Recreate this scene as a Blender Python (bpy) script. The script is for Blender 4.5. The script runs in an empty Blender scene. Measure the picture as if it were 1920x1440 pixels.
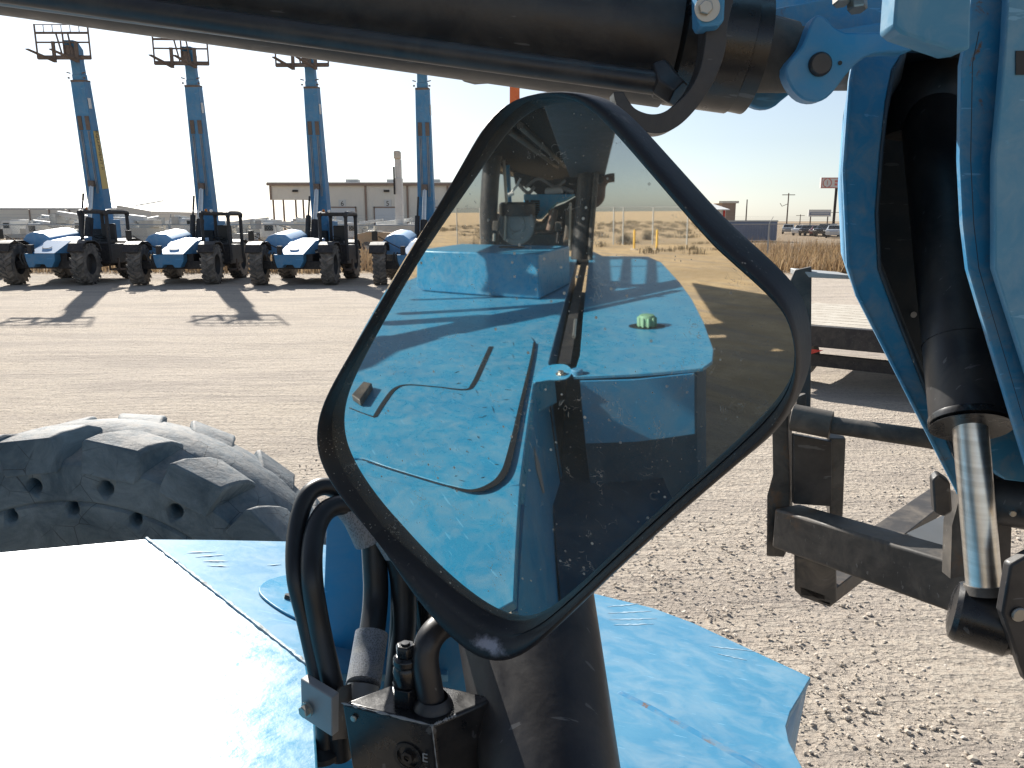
import bpy, bmesh, math, random
from mathutils import Vector, Matrix
import numpy as np
random.seed(7); rng = np.random.default_rng(7)
SC = bpy.context.scene
COL = SC.collection
R = math.radians

# ------------------------------------------------------------------ camera, world, sun
H = 2.05; F = 1440.0; PITCH = R(12)
SUN_AZ = R(-25); SUN_EL = R(31)          # azimuth from +Y towards +X
cd = bpy.data.cameras.new('camera'); cam = bpy.data.objects.new('camera', cd); COL.objects.link(cam)
cam.location = (0, 0, H); cam.rotation_euler = (R(90) - PITCH, 0, 0)
cd.sensor_width = 36; cd.lens = 36 * F / 1920; cd.clip_end = 3000; cd.clip_start = 0.02
SC.camera = cam
w = bpy.data.worlds.new('World'); SC.world = w; w.use_nodes = True
nt = w.node_tree; nt.nodes.clear()
sky = nt.nodes.new('ShaderNodeTexSky'); sky.sky_type = 'NISHITA'; sky.sun_disc = False
sky.sun_elevation = SUN_EL; sky.sun_rotation = SUN_AZ; sky.dust_density = .6; sky.air_density = 1.0; sky.ozone_density = 1.0
bg = nt.nodes.new('ShaderNodeBackground'); bg.inputs[1].default_value = 0.06
wo = nt.nodes.new('ShaderNodeOutputWorld')
hs = nt.nodes.new('ShaderNodeHueSaturation'); hs.inputs['Saturation'].default_value = .6
nt.links.new(sky.outputs[0], hs.inputs['Color']); gm_ = nt.nodes.new('ShaderNodeMix'); gm_.data_type = 'RGBA'; gm_.blend_type = 'MULTIPLY'; gm_.inputs[0].default_value = 1; gm_.inputs[7].default_value = (.93, 1.0, 1.09, 1)
nt.links.new(hs.outputs[0], gm_.inputs[6]); nt.links.new(gm_.outputs[2], bg.inputs[0]); nt.links.new(bg.outputs[0], wo.inputs[0])
sl = bpy.data.lights.new('sun', 'SUN'); sl.energy = 5.0; sl.angle = R(0.5); sl.color = (1.0, 0.95, 0.87)
so = bpy.data.objects.new('sun', sl); COL.objects.link(so)
SUN = Vector((math.sin(SUN_AZ) * math.cos(SUN_EL), math.cos(SUN_AZ) * math.cos(SUN_EL), math.sin(SUN_EL)))
so.rotation_euler = SUN.to_track_quat('Z', 'Y').to_euler(); so.location = (-10, 20, 30)
SC.view_settings.view_transform = 'Standard'; SC.view_settings.look = 'None'
SC.view_settings.exposure = 0.92; SC.view_settings.gamma = 1
SC.view_settings.use_curve_mapping = False

# ------------------------------------------------------------------ maths of the photo
CA, SA = math.cos(PITCH), math.sin(PITCH)
CAM = Vector((0, 0, H))
def ray(px, py):
    x = (px - 960) / F; y = (720 - py) / F
    return Vector((x, CA + y * SA, y * CA - SA))
def PY(px, py, Y): r = ray(px, py); return CAM + r * (Y / r.y)
def PZ(px, py, Z): r = ray(px, py); return CAM + r * ((Z - H) / r.z)
def PP(px, py, p0, n): r = ray(px, py); return CAM + r * ((p0 - CAM).dot(n) / r.dot(n))
TILT = R(-5); AZM = math.atan2(-.498, -.867)
MN = Vector((math.sin(AZM) * math.cos(TILT), math.cos(AZM) * math.cos(TILT), math.sin(TILT)))
MC0 = PY(1040, 690, .62)
MCTR = sum((PP(a, b, MC0, MN) for a, b in ((999, 101), (1578, 632), (937, 1272), (565, 817))), Vector()) / 4
MR = 2.0; MSC = MCTR - MN * MR
def mhit(px, py):
    d = ray(px, py).normalized(); o = CAM - MSC; b = o.dot(d); c = o.dot(o) - MR * MR
    return CAM + d * (-b - math.sqrt(b * b - c))
def mir(px, py):
    p = mhit(px, py); d = (p - CAM).normalized(); m = (p - MSC) / MR
    return p, d - m * (2 * d.dot(m))
def MZ(px, py, Z): p, r = mir(px, py); return p + r * ((Z - p.z) / r.z)
def MP(px, py, p0, n): p, r = mir(px, py); return p + r * ((p0 - p).dot(n) / r.dot(n))

# ------------------------------------------------------------------ materials
MATS = {}
class NT:
    def __init__(s, name):
        s.m = bpy.data.materials.new(name); s.m.use_nodes = True; s.t = s.m.node_tree
        s.b = s.t.nodes['Principled BSDF']; s.out = s.t.nodes['Material Output']
        s.tc = s.t.nodes.new('ShaderNodeTexCoord').outputs['Object']
    def n(s, typ, **k):
        o = s.t.nodes.new(typ)
        for a, v in k.items(): setattr(o, a, v)
        return o
    def L(s, a, b): s.t.links.new(a, b)
    def mapp(s, scale, rot=(0, 0, 0)):
        m = s.n('ShaderNodeMapping'); m.inputs['Scale'].default_value = scale; m.inputs['Rotation'].default_value = rot
        s.L(s.tc, m.inputs[0]); return m.outputs[0]
    def noise(s, scale, detail=4, rough=.55, vec=None, dist=0):
        o = s.n('ShaderNodeTexNoise'); o.inputs['Scale'].default_value = scale; o.inputs['Detail'].default_value = detail
        o.inputs['Roughness'].default_value = rough; o.inputs['Distortion'].default_value = dist
        s.L(vec or s.tc, o.inputs['Vector']); return o.outputs['Fac']
    def vor(s, scale, vec=None, feature='F1', out='Distance', rnd=1):
        o = s.n('ShaderNodeTexVoronoi'); o.feature = feature; o.inputs['Scale'].default_value = scale
        o.inputs['Randomness'].default_value = rnd
        s.L(vec or s.tc, o.inputs['Vector']); return o.outputs[out]
    def ramp(s, fac, *st):
        r = s.n('ShaderNodeValToRGB'); e = r.color_ramp.elements
        while len(e) < len(st): e.new(.5)
        for i, (p, c) in enumerate(st):
            e[i].position = p; e[i].color = (c, c, c, 1) if isinstance(c, (int, float)) else (*c, 1)
        s.L(fac, r.inputs[0]); return r.outputs[0]
    def mix(s, fac, a, b):
        m = s.n('ShaderNodeMix', data_type='RGBA')
        for i, v in ((0, fac), (6, a), (7, b)):
            if isinstance(v, (int, float)): m.inputs[i].default_value = v
            elif isinstance(v, tuple): m.inputs[i].default_value = (*v, 1)
            else: s.L(v, m.inputs[i])
        return m.outputs[2]
    def math(s, op, a, b=0.0, c=None):
        m = s.n('ShaderNodeMath', operation=op)
        for i, v in enumerate((a, b) if c is None else (a, b, c)):
            if isinstance(v, (int, float)): m.inputs[i].default_value = v
            else: s.L(v, m.inputs[i])
        return m.outputs[0]
    def bump(s, h, strength=.3, dist=.01, prev=None):
        b = s.n('ShaderNodeBump'); b.inputs['Strength'].default_value = strength; b.inputs['Distance'].default_value = dist
        s.L(h, b.inputs['Height'])
        if prev: s.L(prev, b.inputs['Normal'])
        s.L(b.outputs[0], s.b.inputs['Normal']); return b.outputs[0]
    def set(s, **k):
        for a, v in k.items():
            i = s.b.inputs[a.replace('_', ' ')]
            if isinstance(v, (int, float)): i.default_value = v
            elif isinstance(v, tuple): i.default_value = (*v, 1)
            else: s.L(v, i)
        return s.m

def paint(name, c1, c2, dust=(.34, .31, .26), damt=.35, rust=.0, rough=.38, sc=1.0, worn=.0, spec=.5):
    k = NT(name)
    big = k.noise(3 * sc, 5, .6); fine = k.noise(38 * sc, 6, .7); mid = k.noise(11 * sc, 6, .65, dist=.6)
    col = k.mix(k.ramp(big, (.35, 0.0), (.7, 1.0)), c1, c2)
    d = k.math('MULTIPLY', k.ramp(mid, (.42, 0.0), (.75, 1.0)), damt)
    col = k.mix(d, col, dust)
    col = k.mix(k.ramp(fine, (.66, 0.0), (.74, .35 + worn)), col, tuple(min(1, x * 1.5 + .05) for x in c2))
    sv = k.mapp((4 * sc, 60 * sc, 22 * sc), (.3, .5, .8))
    scr = k.ramp(k.noise(2.2, 3, .5, vec=sv), (.685, 0.0), (.70, .5))
    col = k.mix(scr, col, tuple(min(1, x * 1.3 + .12) for x in c2))
    if rust:
        rr = k.ramp(k.noise(16 * sc, 7, .7, dist=.4), (.63 - rust * .1, 0.0), (.66, 1.0))
        rr = k.math('MULTIPLY', rr, k.ramp(k.noise(3.1 * sc, 2), (.5, 0.0), (.6, 1.0)))
        col = k.mix(rr, col, k.mix(fine, (.10, .045, .02), (.22, .13, .07)))
    k.bump(k.noise(60 * sc, 4), .08, .004)
    rg = k.math('ADD', k.math('MULTIPLY', fine, .25), rough - .08)
    rg = k.math('ADD', rg, k.math('MULTIPLY', d, .6))
    MATS[name] = k.set(Base_Color=col, Roughness=rg, Specular_IOR_Level=spec); return MATS[name]

paint('blue', (.018, .21, .43), (.032, .26, .48), damt=.3, rough=.36)
paint('blue_worn', (.014, .18, .37), (.03, .24, .44), dust=(.22, .29, .33), damt=.75, rust=.6, rough=.45, worn=.2, sc=2.2)
paint('blue_deck', (.024, .225, .41), (.042, .275, .46), dust=(.38, .42, .41), damt=.32, rough=.235, sc=1.6, spec=.4)
paint('blue_dusty_sheen', (.05, .225, .39), (.095, .285, .44), dust=(.40, .46, .48), damt=.35, rough=.42, sc=1.4, spec=.35)  # dusty blue, also paled to put sky sheen into the colour
paint('shade_navy', (.008, .05, .10), (.015, .075, .14), dust=(.08, .09, .09), damt=.4, rough=.55)  # navy copy of the blue, shade of the underbody put into the colour
paint('blue_trim_lit', (.022, .27, .50), (.04, .34, .58), dust=(.34, .38, .36), damt=.4, rough=.4, sc=1.4)
paint('blue_far', (.035, .18, .36), (.055, .225, .42), damt=.3, rough=.5, sc=.4)
paint('blue_hood', (.03, .24, .52), (.06, .3, .58), damt=.35, dust=(.5, .55, .6), rough=.5, sc=.5, spec=1.0)
MATS['blue_hood'].node_tree.nodes['Principled BSDF'].inputs['Coat Weight'].default_value = 1
MATS['blue_hood'].node_tree.nodes['Principled BSDF'].inputs['Coat Roughness'].default_value = .42
paint('shade_slate', (.018, .035, .055), (.03, .05, .07), dust=(.12, .12, .11), damt=.4, rough=.5)  # darkened copy of the blue: shade under the boom and in the recess
paint('weld', (.10, .30, .45), (.4, .48, .5), dust=(.45, .42, .38), damt=.8, rust=.9, rough=.4, sc=6)
paint('black', (.016, .016, .020), (.028, .027, .028), dust=(.15, .13, .11), damt=.3, rough=.34)
paint('black_gloss', (.006, .007, .009), (.012, .012, .014), dust=(.10, .09, .08), damt=.3, rough=.2)
paint('black_far', (.012, .012, .016), (.03, .028, .028), dust=(.16, .14, .12), damt=.35, rough=.55)
paint('iron', (.035, .032, .03), (.07, .062, .055), dust=(.24, .20, .16), damt=.6, rust=.9, rough=.5)
paint('iron_far', (.10, .075, .06), (.16, .12, .10), dust=(.3, .25, .2), damt=.3, rough=.7)
paint('cream', (.62, .58, .50), (.70, .66, .58), damt=.3, rough=.6, sc=.3)
paint('white_far', (.66, .66, .64), (.76, .76, .73), damt=.15, rough=.5, sc=.3)
paint('container_blue', (.16, .20, .30), (.2, .24, .35), damt=.2, rough=.7, sc=.3)
paint('brown_wall', (.28, .2, .16), (.33, .25, .2), damt=.2, rough=.8, sc=.3)
paint('tan_machine', (.5, .33, .16), (.58, .4, .22), damt=.3, rough=.6, sc=.3)
paint('yellow', (.65, .38, .04), (.75, .48, .08), damt=.2, rough=.5, sc=.5)
paint('galv', (.36, .37, .37), (.46, .47, .47), damt=.2, rough=.45, sc=.6)
paint('steel_plate', (.20, .21, .22), (.30, .31, .32), dust=(.3, .28, .25), damt=.4, rust=.3, rough=.4)
paint('red', (.5, .03, .02), (.6, .06, .03), damt=.1, rough=.5)
paint('orange', (.7, .13, .03), (.75, .2, .05), damt=.1, rough=.5)
paint('exhaust', (.12, .07, .05), (.2, .12, .09), damt=.4, rust=.8, rough=.7)
paint('roof_white', (.72, .72, .70), (.8, .8, .78), damt=.1, rough=.5, sc=.2)
paint('green_cap', (.13, .30, .18), (.2, .4, .26), dust=(.3, .36, .28), damt=.5, rough=.6, sc=3)

def flat(name, c, rough=.6, metal=0.0, **kw):
    k = NT(name); f = k.noise(30, 4)
    col = k.mix(k.ramp(f, (.3, 0.0), (.7, 1.0)), tuple(x * .85 for x in c), c)
    MATS[name] = k.set(Base_Color=col, Roughness=rough, Metallic=metal, **kw); return MATS[name]
flat('hose', (.016, .018, .021), .42)
flat('matte_black', (.012, .012, .013), .95, Specular_IOR_Level=.1)
flat('rim_dark', (.03, .03, .032), .6)
flat('bolt', (.42, .40, .36), .38, .8)
flat('dark_bolt', (.07, .06, .055), .4, .6)
flat('glass_dark', (.02, .025, .03), .12)
flat('decal_black', (.012, .012, .012), .5)
flat('decal_yellow', (.62, .46, .16), .6)
flat('decal_white', (.7, .7, .68), .6)
flat('scuff_glare_pale', (.34, .50, .62), .5)
flat('decal_red', (.62, .22, .19), .6)
flat('decal_grey', (.28, .29, .30), .5)
flat('door_white', (.72, .74, .76), .6)
flat('cord', (.02, .02, .02), .5)
k = NT('sleeve')                                     # woven grey hose sleeve
v = k.vor(620, vec=k.mapp((1, 1, .5)))
col = k.mix(k.ramp(v, (.2, 0.0), (.6, 1.0)), (.12, .13, .15), (.26, .28, .31))
col = k.mix(k.ramp(k.noise(40, 5), (.5, 0.0), (.7, .6)), col, (.36, .35, .32))
k.bump(v, .25, .001); MATS['sleeve'] = k.set(Base_Color=col, Roughness=.8)

k = NT('beacon'); MATS['beacon'] = k.set(Base_Color=(.8, .25, .02), Roughness=.2, Transmission_Weight=.3)
k = NT('lamp_lens'); MATS['lamp_lens'] = k.set(Base_Color=(.75, .74, .70), Roughness=.2)

k = NT('chrome')
st = k.ramp(k.noise(3, 4, .6, vec=k.mapp((1, 1, 30))), (.4, 0.0), (.7, 1.0))
MATS['chrome'] = k.set(Base_Color=k.mix(st, (.62, .60, .56), (.78, .77, .74)), Metallic=1.0,
                       Roughness=k.math('ADD', k.math('MULTIPLY', k.noise(30, 5), .2), .22))

# tyre rubber, dusty
k = NT('tyre_rubber')
d = k.ramp(k.noise(7, 6, .7, dist=.8), (.38, 0.0), (.68, 1.0))
col = k.mix(d, (.072, .105, .132), (.19, .235, .265))
geo = k.n('ShaderNodeNewGeometry'); sx = k.n('ShaderNodeSeparateXYZ'); k.L(geo.outputs['Normal'], sx.inputs[0])
up = k.ramp(sx.outputs['Z'], (.55, 0.0), (.95, .75))
up = k.math('MULTIPLY', up, k.ramp(k.noise(22, 6, .75), (.35, 0.1), (.6, 1.0)))
col = k.mix(up, col, (.36, .33, .30))
cr = k.ramp(k.vor(14, feature='DISTANCE_TO_EDGE'), (.0, 1.0), (.02, 0.0))
cr = k.math('MULTIPLY', cr, k.ramp(k.noise(6, 3), (.5, 0.0), (.6, .8)))
col = k.mix(cr, col, (.02, .022, .025))
b1 = k.bump(k.noise(55, 8, .75), .5, .006)
k.bump(k.noise(12, 4, .6), .35, .02, b1)
MATS['tyre_rubber'] = k.set(Base_Color=col, Roughness=.75, Specular_IOR_Level=.35)
k = NT('tyre_far')
col = k.mix(k.ramp(k.noise(5, 5), (.4, 0.0), (.7, 1.0)), (.09, .085, .08), (.24, .215, .19))
MATS['tyre_far'] = k.set(Base_Color=col, Roughness=.9)
k = NT('frame_rubber')
n1 = k.ramp(k.noise(30, 8, .8, dist=.5), (.60, 0.0), (.68, .8))
sp = k.ramp(k.vor(210), (.10, 1.0), (.17, 0.0)); sp = k.math('MULTIPLY', sp, k.ramp(k.noise(18, 3), (.52, 0.0), (.62, .8)))
col = k.mix(n1, (.013, .014, .018), (.09, .085, .08)); col = k.mix(sp, col, (.35, .34, .31))
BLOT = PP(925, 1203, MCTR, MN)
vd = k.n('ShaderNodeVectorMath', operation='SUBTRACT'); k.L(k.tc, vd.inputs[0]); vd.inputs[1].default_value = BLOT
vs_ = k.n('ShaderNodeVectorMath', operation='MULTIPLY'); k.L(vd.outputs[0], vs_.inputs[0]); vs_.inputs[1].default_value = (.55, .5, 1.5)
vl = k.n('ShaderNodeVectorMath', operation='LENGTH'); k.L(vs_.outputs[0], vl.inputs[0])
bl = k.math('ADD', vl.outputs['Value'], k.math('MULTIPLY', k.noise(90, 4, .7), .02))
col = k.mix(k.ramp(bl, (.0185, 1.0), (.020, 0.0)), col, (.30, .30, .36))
k.bump(k.noise(260, 3), .25, .0012)
MATS['frame_rubber'] = k.set(Base_Color=col, Roughness=.5, Specular_IOR_Level=.45)

# mirror glass with dust, drops, squiggles of dried water
k = NT('mirror_glass')
MATS['mirror_glass'] = k.m
k.set(Base_Color=(.70, .71, .67), Metallic=1.0, Roughness=.02)
spots = k.ramp(k.vor(75), (.085, 1.0), (.11, 0.0)); spots = k.math('MULTIPLY', spots, k.ramp(k.noise(14, 3), (.42, 0.0), (.58, 1.0)))
rg = k.ramp(k.vor(26), (.055, 0.0), (.075, 1.0), (.10, 1.0), (.12, .15), (.14, 0.0)); rg = k.math('MULTIPLY', rg, k.ramp(k.noise(9, 3), (.55, 0.0), (.65, .22)))
fine = k.ramp(k.vor(420), (.10, 1.0), (.16, 0.0)); fine = k.math('MULTIPLY', fine, k.ramp(k.noise(25, 5, .7), (.45, 0.0), (.65, .55)))
sqn = k.noise(60, 3, .6, dist=1.2); sq = k.math('ABSOLUTE', k.math('SUBTRACT', sqn, .5))
sq = k.ramp(sq, (.0, 1.0), (.012, 0.0)); sq = k.math('MULTIPLY', sq, k.ramp(k.noise(38, 2), (.56, 0.0), (.62, .9)))
veil = k.math('ADD', .05, k.math('MULTIPLY', k.ramp(k.noise(11, 6, .7), (.35, 0.0), (.8, 1.0)), .13))
mids = k.math('MULTIPLY', k.ramp(k.vor(170), (.07, .9), (.12, 0.0)), k.ramp(k.noise(17, 4, .6), (.40, 0.0), (.62, 1.0)))
f = k.math('MAXIMUM', spots, rg); f = k.math('MAXIMUM', f, mids); f = k.math('MAXIMUM', f, fine); f = k.math('MAXIMUM', f, k.math('MULTIPLY', sq, .7)); f = k.math('MAXIMUM', f, veil)
df = k.n('ShaderNodeBsdfDiffuse'); df.inputs[0].default_value = (.50, .49, .44, 1)
ms = k.n('ShaderNodeMixShader'); k.L(f, ms.inputs[0]); k.L(k.b.outputs[0], ms.inputs[1]); k.L(df.outputs[0], ms.inputs[2])
k.L(ms.outputs[0], k.out.inputs[0])

# ground
k = NT('ground')
sep = k.n('ShaderNodeSeparateXYZ'); k.L(k.tc, sep.inputs[0])
n_big = k.noise(.25, 5, .6); n_mid = k.noise(2.2, 6, .65); n_f = k.noise(26, 6, .75); n_ff = k.noise(90, 4, .7)
peb = k.vor(34, out='Color'); pebd = k.vor(34)
front = k.mix(n_mid, (.425, .35, .275), (.60, .51, .415))
front = k.mix(k.ramp(n_f, (.35, 0.0), (.7, 1.0)), front, (.61, .545, .455))
bw = k.n('ShaderNodeRGBToBW'); k.L(peb, bw.inputs[0])
front = k.mix(k.ramp(bw.outputs[0], (.68, 0.0), (.75, .5)), front, (.30, .26, .225))
front = k.mix(k.ramp(n_big, (.4, 0.0), (.62, .35)), front, (.50, .44, .39))
sand = k.mix(k.ramp(n_mid, (.35, 0.0), (.7, 1.0)), (.62, .43, .235), (.82, .60, .36))
sand = k.mix(k.ramp(k.noise(9, 6, .7), (.62, 0.0), (.7, .7)), sand, (.26, .19, .12))
sand = k.mix(k.ramp(n_big, (.45, 0.0), (.6, .4)), sand, (.34, .25, .15))
col = k.mix(k.ramp(k.math('ADD', k.math('MULTIPLY', sep.outputs['Y'], -.1), k.math('MULTIPLY', n_big, .2)), (.25, 0.0), (.5, 1.0)), front, sand)
# dry earth beyond the fence
far = k.ramp(k.math('ADD', k.math('MULTIPLY', sep.outputs['Y'], .01), k.math('MULTIPLY', n_big, .02)), (.305, 0.0), (.325, 1.0))
col = k.mix(far, col, k.mix(n_mid, (.22, .15, .08), (.34, .25, .15)))
rut = k.noise(.8, 4, .6, vec=k.mapp((.35, 2.2, 1), (0, 0, .1)), dist=.5)
col = k.mix(k.ramp(rut, (.48, 0.0), (.60, .5)), col, (.36, .31, .27))
wv = k.mapp((.6, 3.2, 1), (0, 0, .12))
tracks = k.noise(2.6, 5, .6, vec=wv, dist=.8)
b1 = k.bump(pebd, .55, .03); b2 = k.bump(n_f, .9, .035, b1); b3 = k.bump(tracks, .55, .10, b2); k.bump(n_ff, .5, .008, b3)
MATS['ground'] = k.set(Base_Color=col, Roughness=.95, Specular_IOR_Level=.2)
k = NT('stone')
oi = k.n('ShaderNodeTexNoise'); col = k.mix(k.ramp(k.noise(7, 3), (.35, 0.0), (.65, 1.0)), (.42, .36, .29), (.60, .53, .45))
k.bump(k.noise(120, 4), .5, .004); MATS['stone'] = k.set(Base_Color=col, Roughness=.9)
k = NT('dry_grass')
col = k.mix(k.ramp(k.noise(.9, 4), (.35, 0.0), (.65, 1.0)), (.22, .14, .075), (.42, .30, .17))
tl = k.n('ShaderNodeBsdfTranslucent'); k.L(col, tl.inputs[0])
ms = k.n('ShaderNodeMixShader'); ms.inputs[0].default_value = .35
k.set(Base_Color=col, Roughness=.9); k.L(k.b.outputs[0], ms.inputs[1]); k.L(tl.outputs[0], ms.inputs[2]); k.L(ms.outputs[0], k.out.inputs[0]); MATS['dry_grass'] = k.m
k = NT('brush')
col = k.mix(k.noise(2, 4), (.10, .08, .05), (.24, .18, .11)); MATS['brush'] = k.set(Base_Color=col, Roughness=.95)
k = NT('planks')
wvn = k.n('ShaderNodeTexNoise'); wvn.inputs['Scale'].default_value = 4; k.L(k.mapp((1.5, 22, 22)), wvn.inputs['Vector'])
col = k.mix(k.ramp(wvn.outputs['Fac'], (.35, 0.0), (.65, 1.0)), (.30, .25, .19), (.62, .58, .50)); MATS['planks'] = k.set(Base_Color=col, Roughness=.85)
k = NT('metal_siding')
wn = k.n('ShaderNodeTexWave'); wn.inputs['Scale'].default_value = 1.6; wn.bands_direction = 'X'; k.L(k.tc, wn.inputs['Vector'])
k.bump(wn.outputs['Fac'], .5, .06)
col = k.mix(k.noise(.4, 4), (.74, .70, .62), (.82, .78, .70)); MATS['metal_siding'] = k.set(Base_Color=col, Roughness=.6)
k = NT('mesh_wire')                                   # chain link weave: thin wires with air between
vx = k.mapp((14, 14, 14), (0, R(45), 0)); ss = k.n('ShaderNodeSeparateXYZ'); k.L(vx, ss.inputs[0])
fa = k.math('LESS_THAN', k.math('FRACT', ss.outputs[0]), .07); fb = k.math('LESS_THAN', k.math('FRACT', ss.outputs[2]), .07)
tr = k.n('ShaderNodeBsdfTransparent'); ms = k.n('ShaderNodeMixShader'); k.L(k.math('MAXIMUM', fa, fb), ms.inputs[0])
k.set(Base_Color=(.42, .42, .41), Roughness=.5, Metallic=.3); k.L(tr.outputs[0], ms.inputs[1]); k.L(k.b.outputs[0], ms.inputs[2]); k.L(ms.outputs[0], k.out.inputs[0]); MATS['mesh_wire'] = k.m
for cn, c in (('car_black', (.02, .02, .022)), ('car_white', (.7, .7, .7)), ('car_maroon', (.16, .04, .04)), ('car_grey', (.25, .27, .29)), ('car_silver', (.5, .52, .54))):
    k = NT(cn); MATS[cn] = k.set(Base_Color=k.mix(k.noise(3, 3), c, tuple(x * 1.15 for x in c)), Roughness=.25, Coat_Weight=.6)

# ------------------------------------------------------------------ mesh helpers
WORLD = {}
def V(*a): return Vector(a)
class MB:
    def __init__(s): s.v = []; s.f = []
    def add(s, vs, fs):
        o = len(s.v); s.v += [tuple(x) for x in vs]; s.f += [tuple(i + o for i in f) for f in fs]; return s
    def box(s, c, size, rot=None):
        c = Vector(c); M = rot or Matrix.Identity(3)
        vs = [c + M @ Vector((sx * size[0] / 2, sy * size[1] / 2, sz * size[2] / 2)) for sx in (-1, 1) for sy in (-1, 1) for sz in (-1, 1)]
        return s.add(vs, [(0, 1, 3, 2), (4, 6, 7, 5), (0, 4, 5, 1), (2, 3, 7, 6), (0, 2, 6, 4), (1, 5, 7, 3)])
    def b2(s, x0, x1, y0, y1, z0, z1): return s.box(((x0 + x1) / 2, (y0 + y1) / 2, (z0 + z1) / 2), (x1 - x0, y1 - y0, z1 - z0))
    def prism(s, poly, ext):
        n = len(poly); ext = Vector(ext); a = [Vector(p) for p in poly]; b = [p + ext for p in a]
        return s.add(a + b, [tuple(range(n))[::-1], tuple(range(n, 2 * n))] + [(i, (i + 1) % n, n + (i + 1) % n, n + i) for i in range(n)])
    def rings(s, rs, cap0=True, cap1=True, closed=False):
        n = len(rs[0]); o = len(s.v); fs = []
        for i in range(len(rs) - (0 if closed else 1)):
            j = (i + 1) % len(rs)
            for q in range(n): fs.append((i * n + q, i * n + (q + 1) % n, j * n + (q + 1) % n, j * n + q))
        if not closed:
            if cap0: fs.append(tuple(range(n))[::-1])
            if cap1: fs.append(tuple((len(rs) - 1) * n + q for q in range(n)))
        return s.add([p for r in rs for p in r], fs)
    def tube(s, pts, rad, seg=16, cap=True):
        pts = [Vector(p) for p in pts]; m = len(pts); rads = rad if isinstance(rad, (list, tuple)) else [rad] * m
        rs = []; t = (pts[1] - pts[0]).normalized(); u = t.orthogonal().normalized()
        for i, p in enumerate(pts):
            if i == 0: t = (pts[1] - p).normalized()
            elif i == m - 1: t = (p - pts[i - 1]).normalized()
            else: t = ((pts[i + 1] - p).normalized() + (p - pts[i - 1]).normalized()).normalized()
            u = (u - t * u.dot(t)).normalized(); v_ = t.cross(u)
            rs.append([p + (u * math.cos(a) + v_ * math.sin(a)) * rads[i] for a in (2 * math.pi * q / seg for q in range(seg))])
        return s.rings(rs, cap, cap)
    def cyl(s, a, b, r, r2=None, seg=24): return s.tube([a, b], [r, r if r2 is None else r2], seg)
    def lathe(s, c, axis, prof, seg=32, cap=False, ref=None):   # prof: (radius, along axis)
        c = Vector(c); ax = Vector(axis).normalized(); u = (Vector(ref) if ref else ax.orthogonal()).normalized(); v_ = ax.cross(u)
        rs = [[c + ax * h + (u * math.cos(a) + v_ * math.sin(a)) * r for a in (2 * math.pi * q / seg for q in range(seg))] for r, h in prof]
        return s.rings(rs, cap, cap)
    def sphere(s, c, r, seg=12, sq=(1, 1, 1)):
        c = Vector(c)
        rs = [[c + Vector((math.cos(2 * math.pi * q / seg) * math.sin(t) * r * sq[0], math.sin(2 * math.pi * q / seg) * math.sin(t) * r * sq[1], -math.cos(t) * r * sq[2])) for q in range(seg)] for t in (math.pi * (i + .02) / (seg // 2 + .04) for i in range(seg // 2 + 1))]
        return s.rings(rs)
    def build(s, name, mat, parent=None, bevel=0, ang=38, segs=2):
        me = bpy.data.meshes.new(name); me.from_pydata(s.v, [], s.f)
        bm = bmesh.new(); bm.from_mesh(me); bmesh.ops.recalc_face_normals(bm, faces=bm.faces)
        ca = R(ang)
        for e in bm.edges:
            if len(e.link_faces) == 2 and e.calc_face_angle(0) > ca: e.smooth = False
        for fc in bm.faces: fc.smooth = True
        bm.to_mesh(me); bm.free()
        me.materials.append(MATS[mat])
        o = bpy.data.objects.new(name, me); COL.objects.link(o)
        if bevel:
            b = o.modifiers.new('bevel', 'BEVEL'); b.width = bevel; b.segments = segs; b.limit_method = 'ANGLE'; b.angle_limit = R(40)
        if parent: link(o, parent)
        return o
def link(o, parent):
    o.parent = parent; o.matrix_parent_inverse = WORLD.get(parent.name, Matrix.Identity(4)).inverted()
    # children are authored in scene coordinates
def thing(name, label, cat, loc=(0, 0, 0), group=None):
    o = bpy.data.objects.new(name, None); COL.objects.link(o); o.location = loc; o.empty_display_size = .2
    WORLD[o.name] = Matrix.Translation(Vector(loc)); o['label'] = label; o['category'] = cat
    if group: o['group'] = group
    return o
def tag(o, label, cat, group=None):
    o['label'] = label; o['category'] = cat
    if group: o['group'] = group
    return o
KIDS = {}
def copy_tree(o, parent=None):
    c = o.copy(); COL.objects.link(c)
    if parent: c.parent = parent
    for ch in [q for q in bpy.data.objects if q.parent == o]: copy_tree(ch, c)
    return c
def place(o, loc, rz=0, label=None, sc=1):
    o.location = loc; o.rotation_euler = (0, 0, rz); o.scale = (sc, sc, sc)
    if label: o['label'] = label
    return o
def crom(pts, n=8, closed=False):
    pts = [Vector(p) for p in pts]; out = []; m = len(pts)
    g = (lambda i: pts[i % m]) if closed else (lambda i: pts[max(0, min(m - 1, i))])
    for i in range(m if closed else m - 1):
        a, b, c, d = g(i - 1), g(i), g(i + 1), g(i + 2)
        for q in range(n):
            t = q / n; out.append(.5 * ((2 * b) + (c - a) * t + (2 * a - 5 * b + 4 * c - d) * t * t + (3 * b - a - 3 * c + d) * t ** 3))
    if not closed: out.append(pts[-1])
    return out
def hexa(c, ax, r, h, seg=6):
    return MB().lathe(c, ax, [(r * .8, 0), (r, 0), (r, h * .85), (r * .86, h)], seg, True)
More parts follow.
